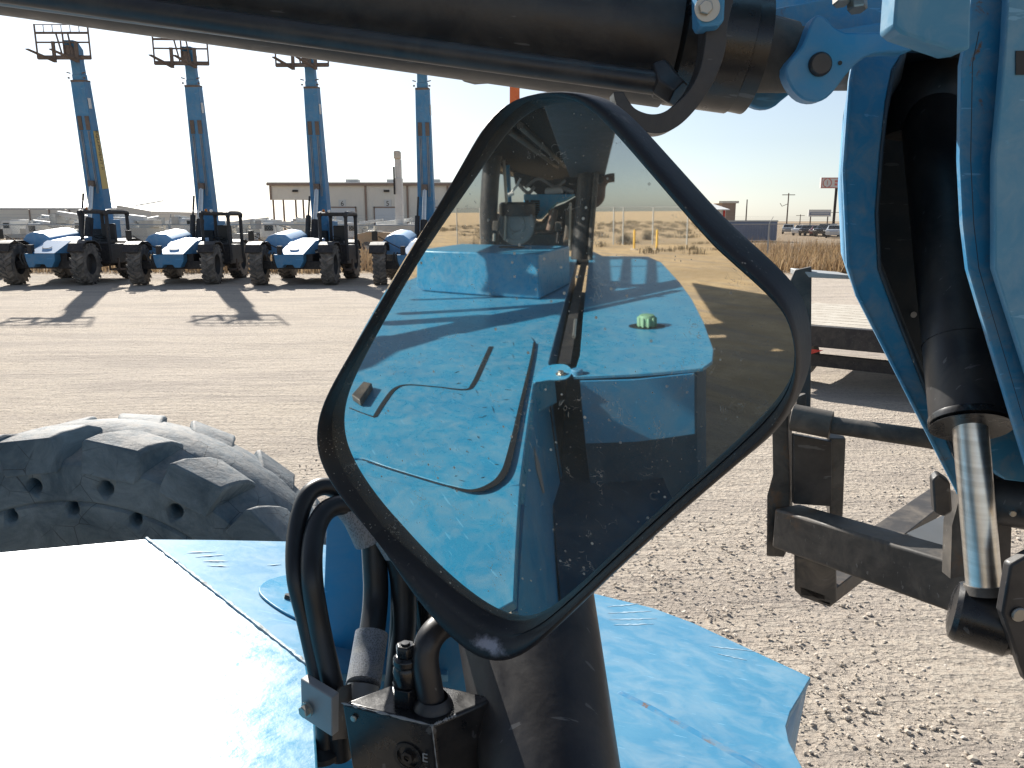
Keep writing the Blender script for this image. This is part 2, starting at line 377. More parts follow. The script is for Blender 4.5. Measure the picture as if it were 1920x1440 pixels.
def text_mesh(txt, size, mat, parent, M, name='lettering', depth=.002, sx=1.0):
    cu = bpy.data.curves.new('lettering_curve', 'FONT'); cu.body = txt; cu.size = size; cu.extrude = depth; cu.align_x = 'CENTER'; cu.align_y = 'CENTER'
    to = bpy.data.objects.new('lettering_tmp', cu); COL.objects.link(to)
    dg = bpy.context.evaluated_depsgraph_get(); me = bpy.data.meshes.new_from_object(to.evaluated_get(dg))
    bpy.data.objects.remove(to); bpy.data.curves.remove(cu)
    me.transform(M @ Matrix.Diagonal((sx, 1, 1, 1))); me.materials.clear(); me.materials.append(MATS[mat])
    o = bpy.data.objects.new(name, me); COL.objects.link(o)
    if parent: link(o, parent)
    return o
def frameM(o, x, y):
    x = Vector(x).normalized(); y = Vector(y).normalized(); z = x.cross(y)
    M = Matrix((x, y, z)).transposed().to_4x4(); M.translation = Vector(o); return M

# ------------------------------------------------------------------ ground
def grid_ground():
    xs = [-1500, -400, -120, -60, -30] + list(np.linspace(-16, 16, 81)) + [30, 60, 120, 400, 1500]
    ys = [-1500, -400, -120, -60, -30] + list(np.linspace(-20, 30, 126)) + [40, 60, 120, 400, 2500]
    m = MB(); n = len(ys)
    for x in xs:
        for y in ys:
            z = 0
            if abs(x) < 17 and -21 < y < 31:
                z = .018 * math.sin(x * 1.3 + math.sin(y * .7)) * math.sin(y * 1.1 + x * .4) + random.uniform(-.006, .006)
            m.v.append((x, y, z))
    for i in range(len(xs) - 1):
        for j in range(n - 1): m.f.append((i * n + j, (i + 1) * n + j, (i + 1) * n + j + 1, i * n + j + 1))
    o = m.build('ground', 'ground', ang=180); o['kind'] = 'structure'
grid_ground()
def scatter_stones():
    t = (1 + 5 ** .5) / 2
    base = np.array([(-1, t, 0), (1, t, 0), (-1, -t, 0), (1, -t, 0), (0, -1, t), (0, 1, t), (0, -1, -t), (0, 1, -t), (t, 0, -1), (t, 0, 1), (-t, 0, -1), (-t, 0, 1)]) / 1.9
    fc = [(0, 11, 5), (0, 5, 1), (0, 1, 7), (0, 7, 10), (0, 10, 11), (1, 5, 9), (5, 11, 4), (11, 10, 2), (10, 7, 6), (7, 1, 8), (3, 9, 4), (3, 4, 2), (3, 2, 6), (3, 6, 8), (3, 8, 9), (4, 9, 5), (2, 4, 11), (6, 2, 10), (8, 6, 7), (9, 8, 1)]
    vs = []; fs = []
    N = 22000
    for i in range(N):
        y = 1.6 + 6.5 * random.random() ** 1.5; x = random.uniform(-.75, .85) * y
        s = .0045 + .0125 * random.random() ** 3.0
        if random.random() < .02: s *= 1.7
        s *= (.72 + y * .03) * min(1, max(.35, (8.6 - y) / 3))
        p = base * (rng.random((12, 1)) * .5 + .75) * s * rng.uniform(.6, 1.2, (1, 3)) * np.array([1, 1, .7])
        a = random.random() * 6.28; c_, s_ = math.cos(a), math.sin(a)
        p = p @ np.array([[c_, s_, 0], [-s_, c_, 0], [0, 0, 1]]); p += (x, y, s * .25)
        o = len(vs); vs += p.tolist(); fs += [(a_ + o, b_ + o, c2 + o) for a_, b_, c2 in fc]
    me = bpy.data.meshes.new('gravel'); me.from_pydata(vs, [], fs); me.materials.append(MATS['stone'])
    o = bpy.data.objects.new('gravel', me); COL.objects.link(o); o['kind'] = 'stuff'; o['label'] = 'loose gravel and small stones on the dusty yard'; o['category'] = 'gravel'
scatter_stones()
def tufts(name, label, cat, mat, spots, blades, h, spread):
    vs = []; fs = []
    for (x, y) in spots:
        hh = h * random.uniform(.5, 1.25)
        for q in range(blades):
            a = random.random() * 6.28; r0 = random.random() * spread; bx = x + r0 * math.cos(a); by = y + r0 * math.sin(a)
            b = random.random() * 6.28; l = hh * random.uniform(.4, 1); wd = .012 + .02 * random.random()
            lean = random.uniform(.1, .7) * l
            dx, dy = math.cos(b), math.sin(b); o = len(vs)
            vs += [(bx - dy * wd, by + dx * wd, 0), (bx + dy * wd, by - dx * wd, 0), (bx + dx * lean * .4 + dy * wd * .7, by + dy * lean * .4 - dx * wd * .7, l * .6), (bx + dx * lean * .4 - dy * wd * .7, by + dy * lean * .4 + dx * wd * .7, l * .6), (bx + dx * lean, by + dy * lean, l)]
            fs += [(o, o + 1, o + 2, o + 3), (o + 3, o + 2, o + 4)]
    me = bpy.data.meshes.new(name); me.from_pydata(vs, [], fs); me.materials.append(MATS[mat])
    o = bpy.data.objects.new(name, me); COL.objects.link(o); o['kind'] = 'stuff'; o['label'] = label; o['category'] = cat
    return o
sp = [(random.uniform(-26, 34) * (y / 45 + .3), y) for y in (31 + 30 * random.random() ** 1.3 for _ in range(5200))]
tufts('dry_grass', 'tall dry tan grass and weeds beyond the wire fence', 'grass', 'dry_grass', sp, 11, .85, .5)
sp = []
while len(sp) < 900:
    y = -random.uniform(17, 70); x = random.uniform(-70, 25); sp.append((x, y))
tufts('scrub', 'low dry scrub on the bare ground behind the machine', 'scrub', 'brush', sp, 40, .35, .6)

# ------------------------------------------------------------------ foreground telehandler
TEL = thing('telehandler', 'near blue telehandler carrying the big black-framed side mirror in front of the camera', 'telehandler', (-1.5, -.6, 0))
UP = V(0, 0, 1); Fd = V(.763, .647, 0); U = -Fd; LV = V(-.647, .763, 0)
ZD = 1.5

def px_radial(pts, thetas, c=(1040, 690)):
    cp = [Vector((p[0] - c[0], p[1] - c[1])) for p in pts]
    d = crom([Vector((p.x, p.y, 0)) for p in cp], 10, True)
    ang = np.array([math.atan2(p.y, p.x) for p in d]); rad = np.array([p.length for p in d])
    o = np.argsort(ang); ang = ang[o]; rad = rad[o]
    ang = np.concatenate([ang[-3:] - 2 * math.pi, ang, ang[:3] + 2 * math.pi]); rad = np.concatenate([rad[-3:], rad, rad[:3]])
    r = np.interp(thetas, ang, rad); return [(c[0] + q * math.cos(t), c[1] + q * math.sin(t)) for q, t in zip(r, thetas)]
GL = [(1060, 205), (1003, 215), (942, 257), (900, 310), (812, 444), (705, 601), (660, 690), (648, 740), (653, 790), (682, 864), (736, 952), (820, 1059), (888, 1135), (935, 1172), (965, 1182), (1000, 1170), (1056, 1130), (1140, 1051), (1247, 952), (1385, 830), (1465, 742), (1484, 677), (1473, 608), (1438, 566), (1324, 463), (1209, 349), (1125, 260), (1095, 223)]
OU = [(1040, 170), (980, 177), (935, 205), (905, 245), (850, 340), (770, 470), (690, 610), (620, 730), (598, 780), (592, 830), (602, 872), (640, 935), (720, 1030), (800, 1130), (870, 1195), (920, 1222), (965, 1224), (1010, 1203), (1080, 1140), (1180, 1045), (1290, 945), (1400, 850), (1470, 790), (1505, 730), (1518, 670), (1512, 600), (1495, 550), (1440, 490), (1340, 400), (1240, 300), (1160, 220), (1110, 182), (1070, 170)]
NTH = 220
TH = [-math.pi + 2 * math.pi * i / NTH for i in range(NTH)]
gpx = px_radial(GL, TH); opx = px_radial(OU, TH)
_w = [.72 * (1 - min(1, max(0, .5 + 1.1 * math.cos(t - .45)))) for t in TH]
gpx = [(a + (c - a) * q, b + (d - b) * q) for (a, b), (c, d), q in zip(gpx, opx, _w)]
def smooth(l, it=6):
    for _ in range(it): l = [(l[i - 1] + l[i] * 2 + l[(i + 1) % len(l)]) / 4 for i in range(len(l))]
    return l
GS = [(PP(a, b, MCTR, MN) - MCTR).length ** 2 / (2 * MR) for a, b in gpx]
GW = [min(1, max(0, .5 + 1.1 * math.cos(t - .45))) for t in TH]
GH = [-sg * (1 - q) + .0085 * q for q, sg in zip(GW, GS)]
G3 = smooth([PP(a, b, MCTR + MN * h, MN) - MN * h for (a, b), h in zip(gpx, GH)]); OH = [.008 * (1 - q) - .020 * q for q in GW]
O3 = smooth([PP(a, b, MCTR + MN * h, MN) - MN * h for (a, b), h in zip(opx, OH)], 5)
def mpl(t, h): return [g.lerp(o, t) + MN * (h * ((.3 + .7 * q) if h > 0 else 1) - sg * max(0, 1 - max(t, 0) / .25)) for g, o, sg, q in zip(G3, O3, GS, GW)]
mirror = MB()
prof = [(-.03, -.012), (-.005, -.004), (0, .0015), (.02, .002), (.08, .0065), (.18, .0065), (.22, .004), (.28, .0055), (.45, .012), (.62, .0145), (.78, .0135), (.90, .0075), (.97, 0), (1.0, -.008), (.98, -.022), (.90, -.034), (.70, -.042), (.2, -.05)]
rs = [mpl(t, h) for t, h in prof]
rs.append([p.lerp(MCTR, .5) - MN * .012 for p in rs[-1]])
mirror.rings(rs, False, True)
mf = mirror.build('side_mirror', 'frame_rubber', TEL, ang=60)
# convex glass: a real spherical cap
gm = MB(); NR = 26; cap = []
uM = MN.cross(UP).normalized(); vM = uM.cross(MN)
def onsphere(p):
    q = p - MCTR; a, b = q.dot(uM), q.dot(vM); return MSC + (uM * a + vM * b + MN * math.sqrt(MR * MR - a * a - b * b))
ringsG = [[onsphere(MCTR.lerp(p + (p - MCTR).normalized() * .004, i / NR)) for p in G3] for i in range(1, NR + 1)]
gm.rings(ringsG, False, False)
gm.add([onsphere(MCTR)] + ringsG[0], [(0, 1 + i, 1 + (i + 1) % NTH) for i in range(NTH)])
gl = gm.build('mirror_glass', 'mirror_glass', mf, ang=180)
# exact sphere normals so the reflection does not ripple
me = gl.data; bm = bmesh.new(); bm.from_mesh(me); bmesh.ops.remove_doubles(bm, verts=bm.verts, dist=1e-5)
bmesh.ops.recalc_face_normals(bm, faces=bm.faces)
if sum((f.normal.dot(MN) for f in bm.faces)) < 0: bmesh.ops.reverse_faces(bm, faces=bm.faces)
bm.to_mesh(me); bm.free()
me.normals_split_custom_set_from_vertices([tuple((v.co - MSC).normalized()) for v in me.vertices])

# mirror arm & mount
m = MB(); a0 = PY(1010, 760, .80); m.tube(crom([MCTR - MN * .05, MCTR - MN * .10, MCTR - MN * .12 + V(0, 0, -.08), PY(1000, 1150, .85), PY(1000, 1320, .86)], 8), .012, 12)
m.build('mirror_arm', 'black', TEL)

# big upright black tube at the bottom centre
p0 = PY(955, 960, 1.0); p1 = PY(1060, 1620, .62)
ax = (p1 - p0).normalized()
m = MB().tube([p0, p0 + ax * .02, p1], [.092, .097, .066], 64); m.build('upright_tube', 'black', TEL)
# blue upright plate behind the hoses
pl = [PY(612, 960, 1.02), PY(760, 905, 1.02), PY(900, 905, 1.02), PY(900, 1500, .98), PY(592, 1460, .98)]
MB().prism(pl, V(.02, .03, 0)).build('hose_bracket_plate', 'blue', TEL, bevel=.003)
# deck A: (left) flat panel with the crease and the sloped nose
DN = V(.088, .028, .98).normalized(); PVT = V(-.45, .41, ZD)
def DPq(px, py): return PP(px, py, PVT, DN)
def DPz(x, y): return V(x, y, PVT.z - ((x - PVT.x) * DN.x + (y - PVT.y) * DN.y) / DN.z)
cr0 = DPq(275, 1010); cr1 = DPq(575, 1245); cdir = (cr1 - cr0).normalized()
cr2 = cr1 + cdir * .42
deck = [(-.45, .41), (-.96, .02), (-1.00, -.10), (-1.12, -.16), (-4.57, -3.08), (-5.2, -2.5), (-5.2, -1.6), (-2.2, .95), (-1.5, 1.16), (-.70, 1.2)]
deckm = MB().prism([V(a, b, ZD) for a, b in deck], V(0, 0, -.11)).build('deck', 'blue_deck', TEL, bevel=.004)
fc = [cr0, cr1, DPq(590, 1330), DPq(598, 1470), DPz(-.2, .6), DPz(-.45, .41), DPz(-.585, .64), DPz(-.70, .76), DPz(-.86, .95), DPz(-1.0, 1.25), DPq(0, 1035)]
MB().prism(fc, DN * -.02).build('front_cover', 'blue_deck', TEL, bevel=.003)
# nose: plane through crease and a lower far point
pn = PZ(1520, 1270, 1.22); nn = (cr1 - cr0).cross(pn - cr0).normalized(); nn = nn if nn.z > 0 else -nn
def NP(px, py, dz=0): return PP(px, py, cr0 + V(0, 0, dz), nn)
noseL = [cr0 + V(.0, .0, -.001), NP(400, 1012), NP(545, 1015), NP(700, 1030), NP(840, 1050), NP(840, 1265), NP(600, 1262), cr1 + V(0, 0, -.001)]
nm = MB().prism(noseL, V(0, 0, -.012)).build('nose_plate', 'blue_dusty_sheen', TEL, bevel=.0015)
noseR = [NP(1085, 1105), NP(1135, 1118), NP(1225, 1140), NP(1300, 1168), NP(1380, 1205), NP(1520, 1270), NP(1500, 1305), NP(1482, 1335), NP(1474, 1362), NP(1480, 1392), NP(1505, 1440), NP(1540, 1560), NP(1150, 1600)]
nr = MB().prism(noseR, V(0, 0, -.012)).build('nose_plate', 'blue_dusty_sheen', TEL, bevel=.0015)
# skirt under the nose's outer edge
sk = MB()
edge = [NP(1135, 1118), NP(1225, 1140), NP(1380, 1205), NP(1520, 1270), NP(1500, 1305), NP(1482, 1335), NP(1474, 1362), NP(1480, 1390), NP(1505, 1440), NP(1540, 1560)]
edge = [e + V(-.006, -.004, -.012) for e in edge]
sk.add(edge + [e + V(-.02, -.01, -.16) for e in edge], [(i, i + 1, len(edge) + i + 1, len(edge) + i) for i in range(len(edge) - 1)])
so_ = sk.build('nose_skirt', 'blue', TEL); so_.modifiers.new('s', 'SOLIDIFY').thickness = .008
# raised weld bead on the crease, and the inclined joint strip on the nose
m = MB(); wb = [cr0.lerp(cr1, i / 60) + V(random.uniform(-.0006, .0006), random.uniform(-.0006, .0006), 0) for i in range(61)]
m.tube(wb, [.0035 + random.uniform(-.001, .0014) for _ in wb], 8); m.build('weld_bead', 'weld', TEL)
m = MB(); q = [NP(1165, 1298), NP(1230, 1330), NP(1330, 1385), NP(1430, 1440), NP(1560, 1520)]
m.prism([p + nn * .003 for p in q] + [p + nn * .003 + V(-.013, -.012, 0) for p in q[::-1]], nn * -.012); m.build('nose_rib', 'blue_worn', TEL, bevel=.001)
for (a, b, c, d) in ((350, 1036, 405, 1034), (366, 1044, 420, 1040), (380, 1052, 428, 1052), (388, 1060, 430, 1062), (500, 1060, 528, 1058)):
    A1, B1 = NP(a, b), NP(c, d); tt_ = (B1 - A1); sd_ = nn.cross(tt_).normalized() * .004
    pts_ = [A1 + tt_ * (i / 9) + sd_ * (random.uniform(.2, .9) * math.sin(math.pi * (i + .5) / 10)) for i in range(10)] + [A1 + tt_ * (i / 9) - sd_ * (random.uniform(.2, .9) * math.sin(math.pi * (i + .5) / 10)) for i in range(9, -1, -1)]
    MB().prism([p + nn * .0006 for p in pts_], nn * .0002).build('scuff_glare', 'scuff_glare_pale', nm)  # pale strips painted in place of glare on the plate
# little access cover with bolt on the nose beside the hoses
q = crom([NP(485, 1105), NP(520, 1085), NP(600, 1082), NP(640, 1180), NP(560, 1165), NP(500, 1130)], 6, True)
MB().prism(q, nn * .004).build('access_cover', 'blue_deck', TEL, bevel=.0015)
hexa(NP(540, 1126), nn, .008, .010).build('bolt', 'dark_bolt', TEL)
# pale rubbed marks on the nose
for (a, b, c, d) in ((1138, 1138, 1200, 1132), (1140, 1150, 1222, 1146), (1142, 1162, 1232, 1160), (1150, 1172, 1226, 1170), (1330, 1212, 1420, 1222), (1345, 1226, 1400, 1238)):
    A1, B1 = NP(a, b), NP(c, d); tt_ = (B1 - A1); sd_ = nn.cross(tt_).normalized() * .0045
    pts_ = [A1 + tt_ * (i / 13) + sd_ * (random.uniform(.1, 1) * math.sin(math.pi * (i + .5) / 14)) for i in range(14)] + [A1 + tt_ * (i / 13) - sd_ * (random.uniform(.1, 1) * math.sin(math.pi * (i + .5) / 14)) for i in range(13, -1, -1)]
    MB().prism([p + nn * .0004 for p in pts_], nn * .0002).build('scuff_glare', 'scuff_glare_pale', nr)
# --- manifold block
c1 = PY(810, 1360, .675); fL = PZ(640, 1318, c1.z) - c1; fR = PZ(932, 1308, c1.z) - c1
fL.z = fR.z = 0
top = [c1, c1 + fR, c1 + fR + fL, c1 + fL]
man = MB().prism(top, V(.014, .012, -.19)).build('valve_manifold', 'black', TEL, bevel=.0035, segs=3)
man.data.materials[0] = MATS['black_gloss']
# engraved roundel and marks on the manifold's left face
lf = fL.normalized(); ln = lf.cross(V(0, 0, -1)); ln = ln if ln.y < 0 else -ln
ce = c1 + fL * .30 + V(.003, .003, -.045)
MB().lathe(ce + ln * .0015, ln, [(.016, 0), (.016, .0012), (.012, .0012), (.012, 0)], 40).build('roundel', 'black_gloss', man)
MB().lathe(ce + ln * .0012, ln, [(.007, 0), (.007, .0035), (.0035, .0035), (.0035, .001)], 6).build('plug', 'dark_bolt', man)
hexa(c1 + fL * .86 + V(0, 0, -.014), ln, .0035, .002, 12).build('rivet', 'bolt', man)
text_mesh('E', .014, 'decal_grey', man, frameM(c1 + fL * .10 + ln * .002 + V(.002, .002, -.040), -lf, UP), depth=.0003)
text_mesh('1', .011, 'decal_grey', man, frameM(c1 + fL * .10 + ln * .002 + V(.003, .003, -.056), -lf, UP), depth=.0003)
for (a, b) in ((c1, c1 + V(.014, .012, -.19)), (c1, c1 + fL), (c1, c1 + fR * .35)):
    n_ = 24; MB().tube([a.lerp(b, i / n_) for i in range(n_ + 1)], [random.choice([.0003, .0012, .0017, .0009]) for i in range(n_ + 1)], 6).build('worn_edge', 'steel_plate', man)
# relief cartridge
b0 = c1 + fL * .58 + fR * .42; m = MB()
m.lathe(b0, UP, [(.016, 0), (.016, .020)], 6, True); m.lathe(b0 + V(0, 0, .020), UP, [(.0125, 0), (.0135, .003), (.0135, .018), (.0115, .022), (.0135, .024), (.0130, .030), (.010, .033)], 24, True)
m.lathe(b0 + V(0, 0, .053), UP, [(.0105, 0), (.0105, .010), (.009, .012)], 6, True); m.lathe(b0 + V(0, 0, .064), UP, [(.005, 0), (.005, .003)], 12, True)
m.build('relief_valve', 'black_gloss', man, bevel=.0008)
# elbow pipe from the manifold towards the mirror arm
e0 = PZ(812, 1322, c1.z)
m = MB(); m.tube(crom([e0 - V(0, 0, .005), PY(803, 1280, e0.y + .002), PY(797, 1235, e0.y + .006), PY(806, 1198, e0.y + .014), PY(832, 1172, e0.y + .035), PY(868, 1170, e0.y + .08), PY(905, 1190, e0.y + .14)], 8), .0142, 20)
m.lathe(e0, UP, [(.021, 0), (.0195, .004), (.0155, .010)], 24); m.build('elbow_pipe', 'black', man)
# clamp plate + bolt at the hose base
cp = [PY(563, 1272, .77), PY(622, 1308, .74), PY(622, 1382, .74), PY(565, 1345, .77)]
cl = MB().prism(cp, V(.006, .010, 0)).build('hose_clamp', 'steel_plate', TEL, bevel=.0015)
cn = (cp[1] - cp[0]).cross(V(0, 0, 1)).normalized(); cn = cn if cn.y < 0 else -cn
MB().lathe(PY(576, 1330, .757), cn, [(.0085, -.001), (.0085, .0015)], 20, True).build('washer', 'bolt', cl)
hexa(PY(576, 1330, .757) + cn * .0015, cn, .0068, .006).build('bolt', 'bolt', cl)
MB().prism([PY(622, 1308, .745), PY(648, 1300, .77), PY(650, 1385, .77), PY(622, 1390, .745)], V(.003, .02, 0)).build('clamp_block', 'black', cl, bevel=.001)
# rubber grommet where the hoses enter
g0 = PY(605, 1390, .78); MB().lathe(g0 + V(0, 0, -.02), UP, [(.014, 0), (.022, .003), (.022, .010), (.013, .016)], 28, True).build('grommet', 'hose', TEL)
# hoses
def hose(pts, r, mat='hose', name='hose', parent=TEL, seg=18):
    p = crom([PY(*q) for q in pts], 10)
    return MB().tube(p, r, seg).build(name, mat, parent, ang=60)
hose([(612, 1400, .78), (605, 1310, .79), (578, 1180, .82), (555, 1080, .83), (557, 990, .87), (580, 925, .90), (622, 915, .92), (672, 960, .93), (705, 1050, .92), (703, 1140, .90), (688, 1230, .85)], .0112)
hose([(640, 1420, .78), (628, 1310, .785), (600, 1180, .81), (585, 1080, .82), (590, 1000, .86), (615, 955, .89), (660, 950, .91), (712, 985, .92), (745, 1060, .92), (750, 1150, .91), (738, 1300, .86)], .0125)
h3 = hose([(660, 950, .925), (695, 1000, .93), (703, 1060, .92), (703, 1140, .90), (684, 1290, .82), (680, 1400, .80)], .0162)
hose([(742, 1010, .925), (755, 1080, .92), (757, 1180, .90), (738, 1330, .84)], .0160)
hose([(640, 935, .912), (668, 965, .917), (692, 1015, .919)], .0190, 'sleeve', 'hose_sleeve', h3)
hose([(697, 1187, .872), (690, 1230, .85), (681, 1285, .815)], .0205, 'sleeve', 'hose_sleeve', h3)
hose([(725, 1000, .915), (746, 1035, .915)], .0185, 'sleeve', 'hose_sleeve', h3)
hose([(681, 1285, .812), (676, 1315, .80)], .0185, 'steel_plate', 'hose_fitting', h3)
hose([(790, 1120, .95), (800, 1200, .94), (812, 1290, .92)], .012, 'black_gloss', 'hydraulic_pipe')
hose([(775, 1060, .95), (800, 1180, .95), (815, 1300, .95)], .004, 'chrome', 'brake_pipe')

# --- front wheel seen from inside, lower left
TC = PY(172, 1352, 1.95); TR = .75; TC.z = TR
tx = V(1, 0, 0); ay = V(0.03, 1, 0).normalized()
def tp(r, ang, d): return TC + tx * (r * TR * math.sin(ang)) + UP * (r * TR * math.cos(ang)) + ay * d
tyre = MB()
profile = [(.30, .07), (.50, .055), (.60, .025), (.68, .006), (.735, .004), (.745, .012), (.755, .004), (.80, 0), (.885, .002), (.90, .012), (.91, .04), (.935, .08), (.968, .13), (.982, .18), (.965, .26), (.945, .33), (.93, .36), (.80, .37), (.5, .32), (.30, .3)]
tyre.rings([[tp(r, 2 * math.pi * i / 160, d) for i in range(160)] for r, d in profile], closed=True)
tyo = tyre.build('tyre_tmp', 'tyre_rubber')
cut = MB()
for k_ in range(20):
    for rr, off, hr in ((.815, -7, .024), (.722, 2.0, .020)):
        a = R(off + 18 * k_); c = tp(rr, a, 0); cut.cyl(c - ay * .03, c + ay * .06, hr, hr * .92, 24)
cuo = cut.build('cut_tmp', 'tyre_rubber')
bo = tyo.modifiers.new('b', 'BOOLEAN'); bo.object = cuo; bo.operation = 'DIFFERENCE'; bo.solver = 'EXACT'
dg = bpy.context.evaluated_depsgraph_get(); me2 = bpy.data.meshes.new_from_object(tyo.evaluated_get(dg))
bpy.data.objects.remove(cuo); tyo.modifiers.clear(); tyo.data = me2
MB().lathe(TC + ay * .16, ay, [(.05, 0), (.12, .0), (.13, .03), (.22, .04), (.24, -.06), (.24, -.10)], 48).build('front_wheel', 'rim_dark', TEL)
wheel = bpy.data.objects['front_wheel']; tyo.name = 'tyre'; link(tyo, wheel)
def lug(a0, side):
    m = MB(); nseg = 5; rings_ = []
    for i in range(nseg):
        t = i / (nseg - 1); d = -.016 + .15 * t; a = a0 + R(5) * t ** 1.2; wd = R(6.0 - 1.0 * t)
        rt = [.992, 1.0, 1.002, 1.0, .985][i]; rb = .865 if i == 0 else .89
        if side: d = .37 - d; rt -= .042
        j = [random.uniform(-.006, .006) for _ in range(6)]
        j = [q * .5 for q in j]; rings_.append([tp(rb, a - wd * 1.04, d), tp(rt - .010 + j[0], a - wd, d), tp(rt + j[1], a - wd * .90, d), tp(rt + j[2], a + wd * .90, d), tp(rt - .010 + j[3], a + wd, d), tp(rb, a + wd * 1.04, d)])
    return m.rings(rings_)
lugs = MB()
for k_ in range(20):
    l1 = lug(R(-6 + 18 * k_), 0); lugs.add(l1.v, l1.f); l2 = lug(R(3 + 18 * k_), 1); lugs.add(l2.v, l2.f)
lo = lugs.build('tread', 'tyre_rubber', wheel, bevel=.005, segs=2, ang=26)
lo.location = (0, 0, 0)

# --- overhead tilt/lift cylinder
YC = 1.28
def cy(px, py, dy=0): return PY(px, py, YC + dy)
cb = MB(); rC = .099
cb.tube([cy(-900, -232), cy(1255, 76)], rC, 64); CYL = cb.build('overhead_cylinder', 'black', TEL)
m = MB(); m.tube([cy(1255, 76), cy(1266, 78), cy(1380, 94), cy(1384, 94.5), cy(1386, 95), cy(1412, 98), cy(1418, 99)], [.085, .094, .094, .094, .090, .092, .074], 64); m.build('cylinder_gland', 'black_gloss', CYL, ang=25)
m = MB(); m.tube([cy(1400, 98), cy(1480, 108)], [.060, .052], 40); m.build('piston_rod', 'iron', CYL)
m = MB(); m.tube(crom([cy(-900, -145, -.11), cy(0, -18, -.11), cy(600, 68, -.11), cy(1245, 158, -.11)], 6), .0165, 24); m.build('feed_pipe', 'black', CYL)
m = MB(); m.tube([cy(-900, -118, -.085), cy(1230, 168, -.085)], .006, 12); m.build('feed_line', 'steel_plate', CYL)
m = MB(); q0 = cy(1228, 142, -.11); q1 = cy(1262, 178, -.12)
m.lathe(cy(1242, 157, -.11), (cy(1300, 166) - cy(1200, 152)), [(.018, -.012), (.022, -.010), (.022, .012), (.018, .014)], 8, True)
m.tube([cy(1236, 128, -.10), cy(1250, 160, -.12), cy(1272, 176, -.13)], [.017, .023, .020], 6); m.build('pipe_elbow', 'black', CYL, bevel=.002)
# dark clamp lug under the cylinder
m = MB(); m.prism([cy(855, 128), cy(920, 136), cy(918, 149), cy(888, 151), cy(865, 145)], V(0, .04, 0)); m.build('clamp_lug', 'black', CYL, bevel=.003)
# hook shaped retaining ring
def hookpoly(out, inn): return [p for p in crom([PY(a, b, 1.10) for a, b in out], 5)] + [p for p in crom([PY(a, b, 1.10) for a, b in inn], 5)]
hook_out = [(1392, -60), (1366, 40), (1360, 95), (1340, 150), (1308, 200), (1272, 236), (1236, 250), (1196, 242), (1166, 218), (1154, 190), (1150, 172)]
hook_in = [(1170, 172), (1176, 184), (1192, 204), (1222, 214), (1252, 206), (1290, 172), (1312, 130), (1322, 80), (1326, 20), (1340, -60)]
MB().prism(hookpoly(hook_out, hook_in), V(.0, .045, 0)).build('retaining_hook', 'black', CYL, bevel=.003)
br = MB().prism([PY(1306, -60, 1.07), PY(1362, -60, 1.07), PY(1358, 38, 1.07), PY(1350, 47, 1.07), PY(1314, 50, 1.07), PY(1308, 38, 1.07)], V(0.003, .045, 0)).build('hook_bracket', 'blue', CYL, bevel=.003)
MB().lathe(PY(1326, 16, 1.068), V(-.1, -1, -.05), [(.016, 0), (.016, .002)], 28, True).build('washer', 'bolt', br)
hexa(PY(1323, 15, 1.066), V(-.1, -1, -.05), .009, .008).build('bolt', 'bolt', br)
# lugs with pin at the cylinder's rod end
lugp = [(1505, 85), (1525, 35), (1545, 30), (1585, 60), (1700, 60), (1710, 95), (1640, 100), (1600, 125), (1560, 175), (1535, 190), (1505, 185), (1482, 160), (1474, 125)]
LG = MB().prism(crom([PY(a, b, 1.17) for a, b in lugp], 3, True), V(.0, .03, 0)).build('rod_end_lug', 'blue', TEL, bevel=.003)
MB().prism(crom([PY(a - 95, b + 14, 1.34) for a, b in lugp[7:] + lugp[:3]], 3, True), V(0, .02, 0)).build('rod_end_lug', 'blue', TEL, bevel=.003)
MB().lathe(PY(1537, 121, 1.17), V(0, -1, 0), [(.0165, -.02), (.0165, .004), (.0135, .008)], 28, True).build('pin', 'dark_bolt', LG)
MB().lathe(PY(1575, 118, 1.1695), V(0, -1, 0), [(.003, 0), (.003, .0008)], 12, True).build('pin_hole', 'decal_black', LG)
MB().cyl(PY(1462, 112, 1.30), PY(1540, 112, 1.24), .05, .045, 32).build('rod_end_eye', 'iron', TEL)

# --- boom over everything and its head at the right
BM = MB()
bz0, bz1 = 2.72, 3.22
bA = V(.10, .32, 0) + LV * .32; bB = bA + U * 5.8; bw_ = .23
def bpt(c, s, z): return c + LV * (s * bw_) + V(0, 0, z)
BM.rings([[bpt(bA, -1, bz0), bpt(bA, 1, bz0), bpt(bA, 1, bz1), bpt(bA, -1, bz1)], [bpt(bB, -1, bz0 - .25), bpt(bB, 1, bz0 - .25), bpt(bB, 1, bz1 - .25), bpt(bB, -1, bz1 - .25)]])
BOOM = BM.build('boom', 'shade_slate', TEL, bevel=.01)
hA = V(1.02, 1.25, 0)
MB().rings([[bpt(bA, -.8, bz0 + .04), bpt(bA, .8, bz0 + .04), bpt(bA, .8, bz1 - .06), bpt(bA, -.8, bz1 - .06)], [bpt(hA, -.8, 2.55), bpt(hA, .8, 2.55), bpt(hA, .8, 3.0), bpt(hA, -.8, 3.0)]]).build('inner_boom', 'blue', BOOM, bevel=.01)
# head plates
def plate(pts, Y, th, name, mat, parent=BOOM, bev=.0025, smooth_n=0):
    p = [PY(a, b, Y if not callable(Y) else Y(a, b)) for a, b in pts]
    return MB().prism(p, th).build(name, mat, parent, bevel=bev, ang=9)
HEAD = plate([(1390, -120), (1950, -120), (1950, 90), (1700, 88), (1690, 52), (1590, 38), (1470, 66), (1405, 40)], 1.42, V(0, .05, 0), 'boom_head', 'blue_worn')
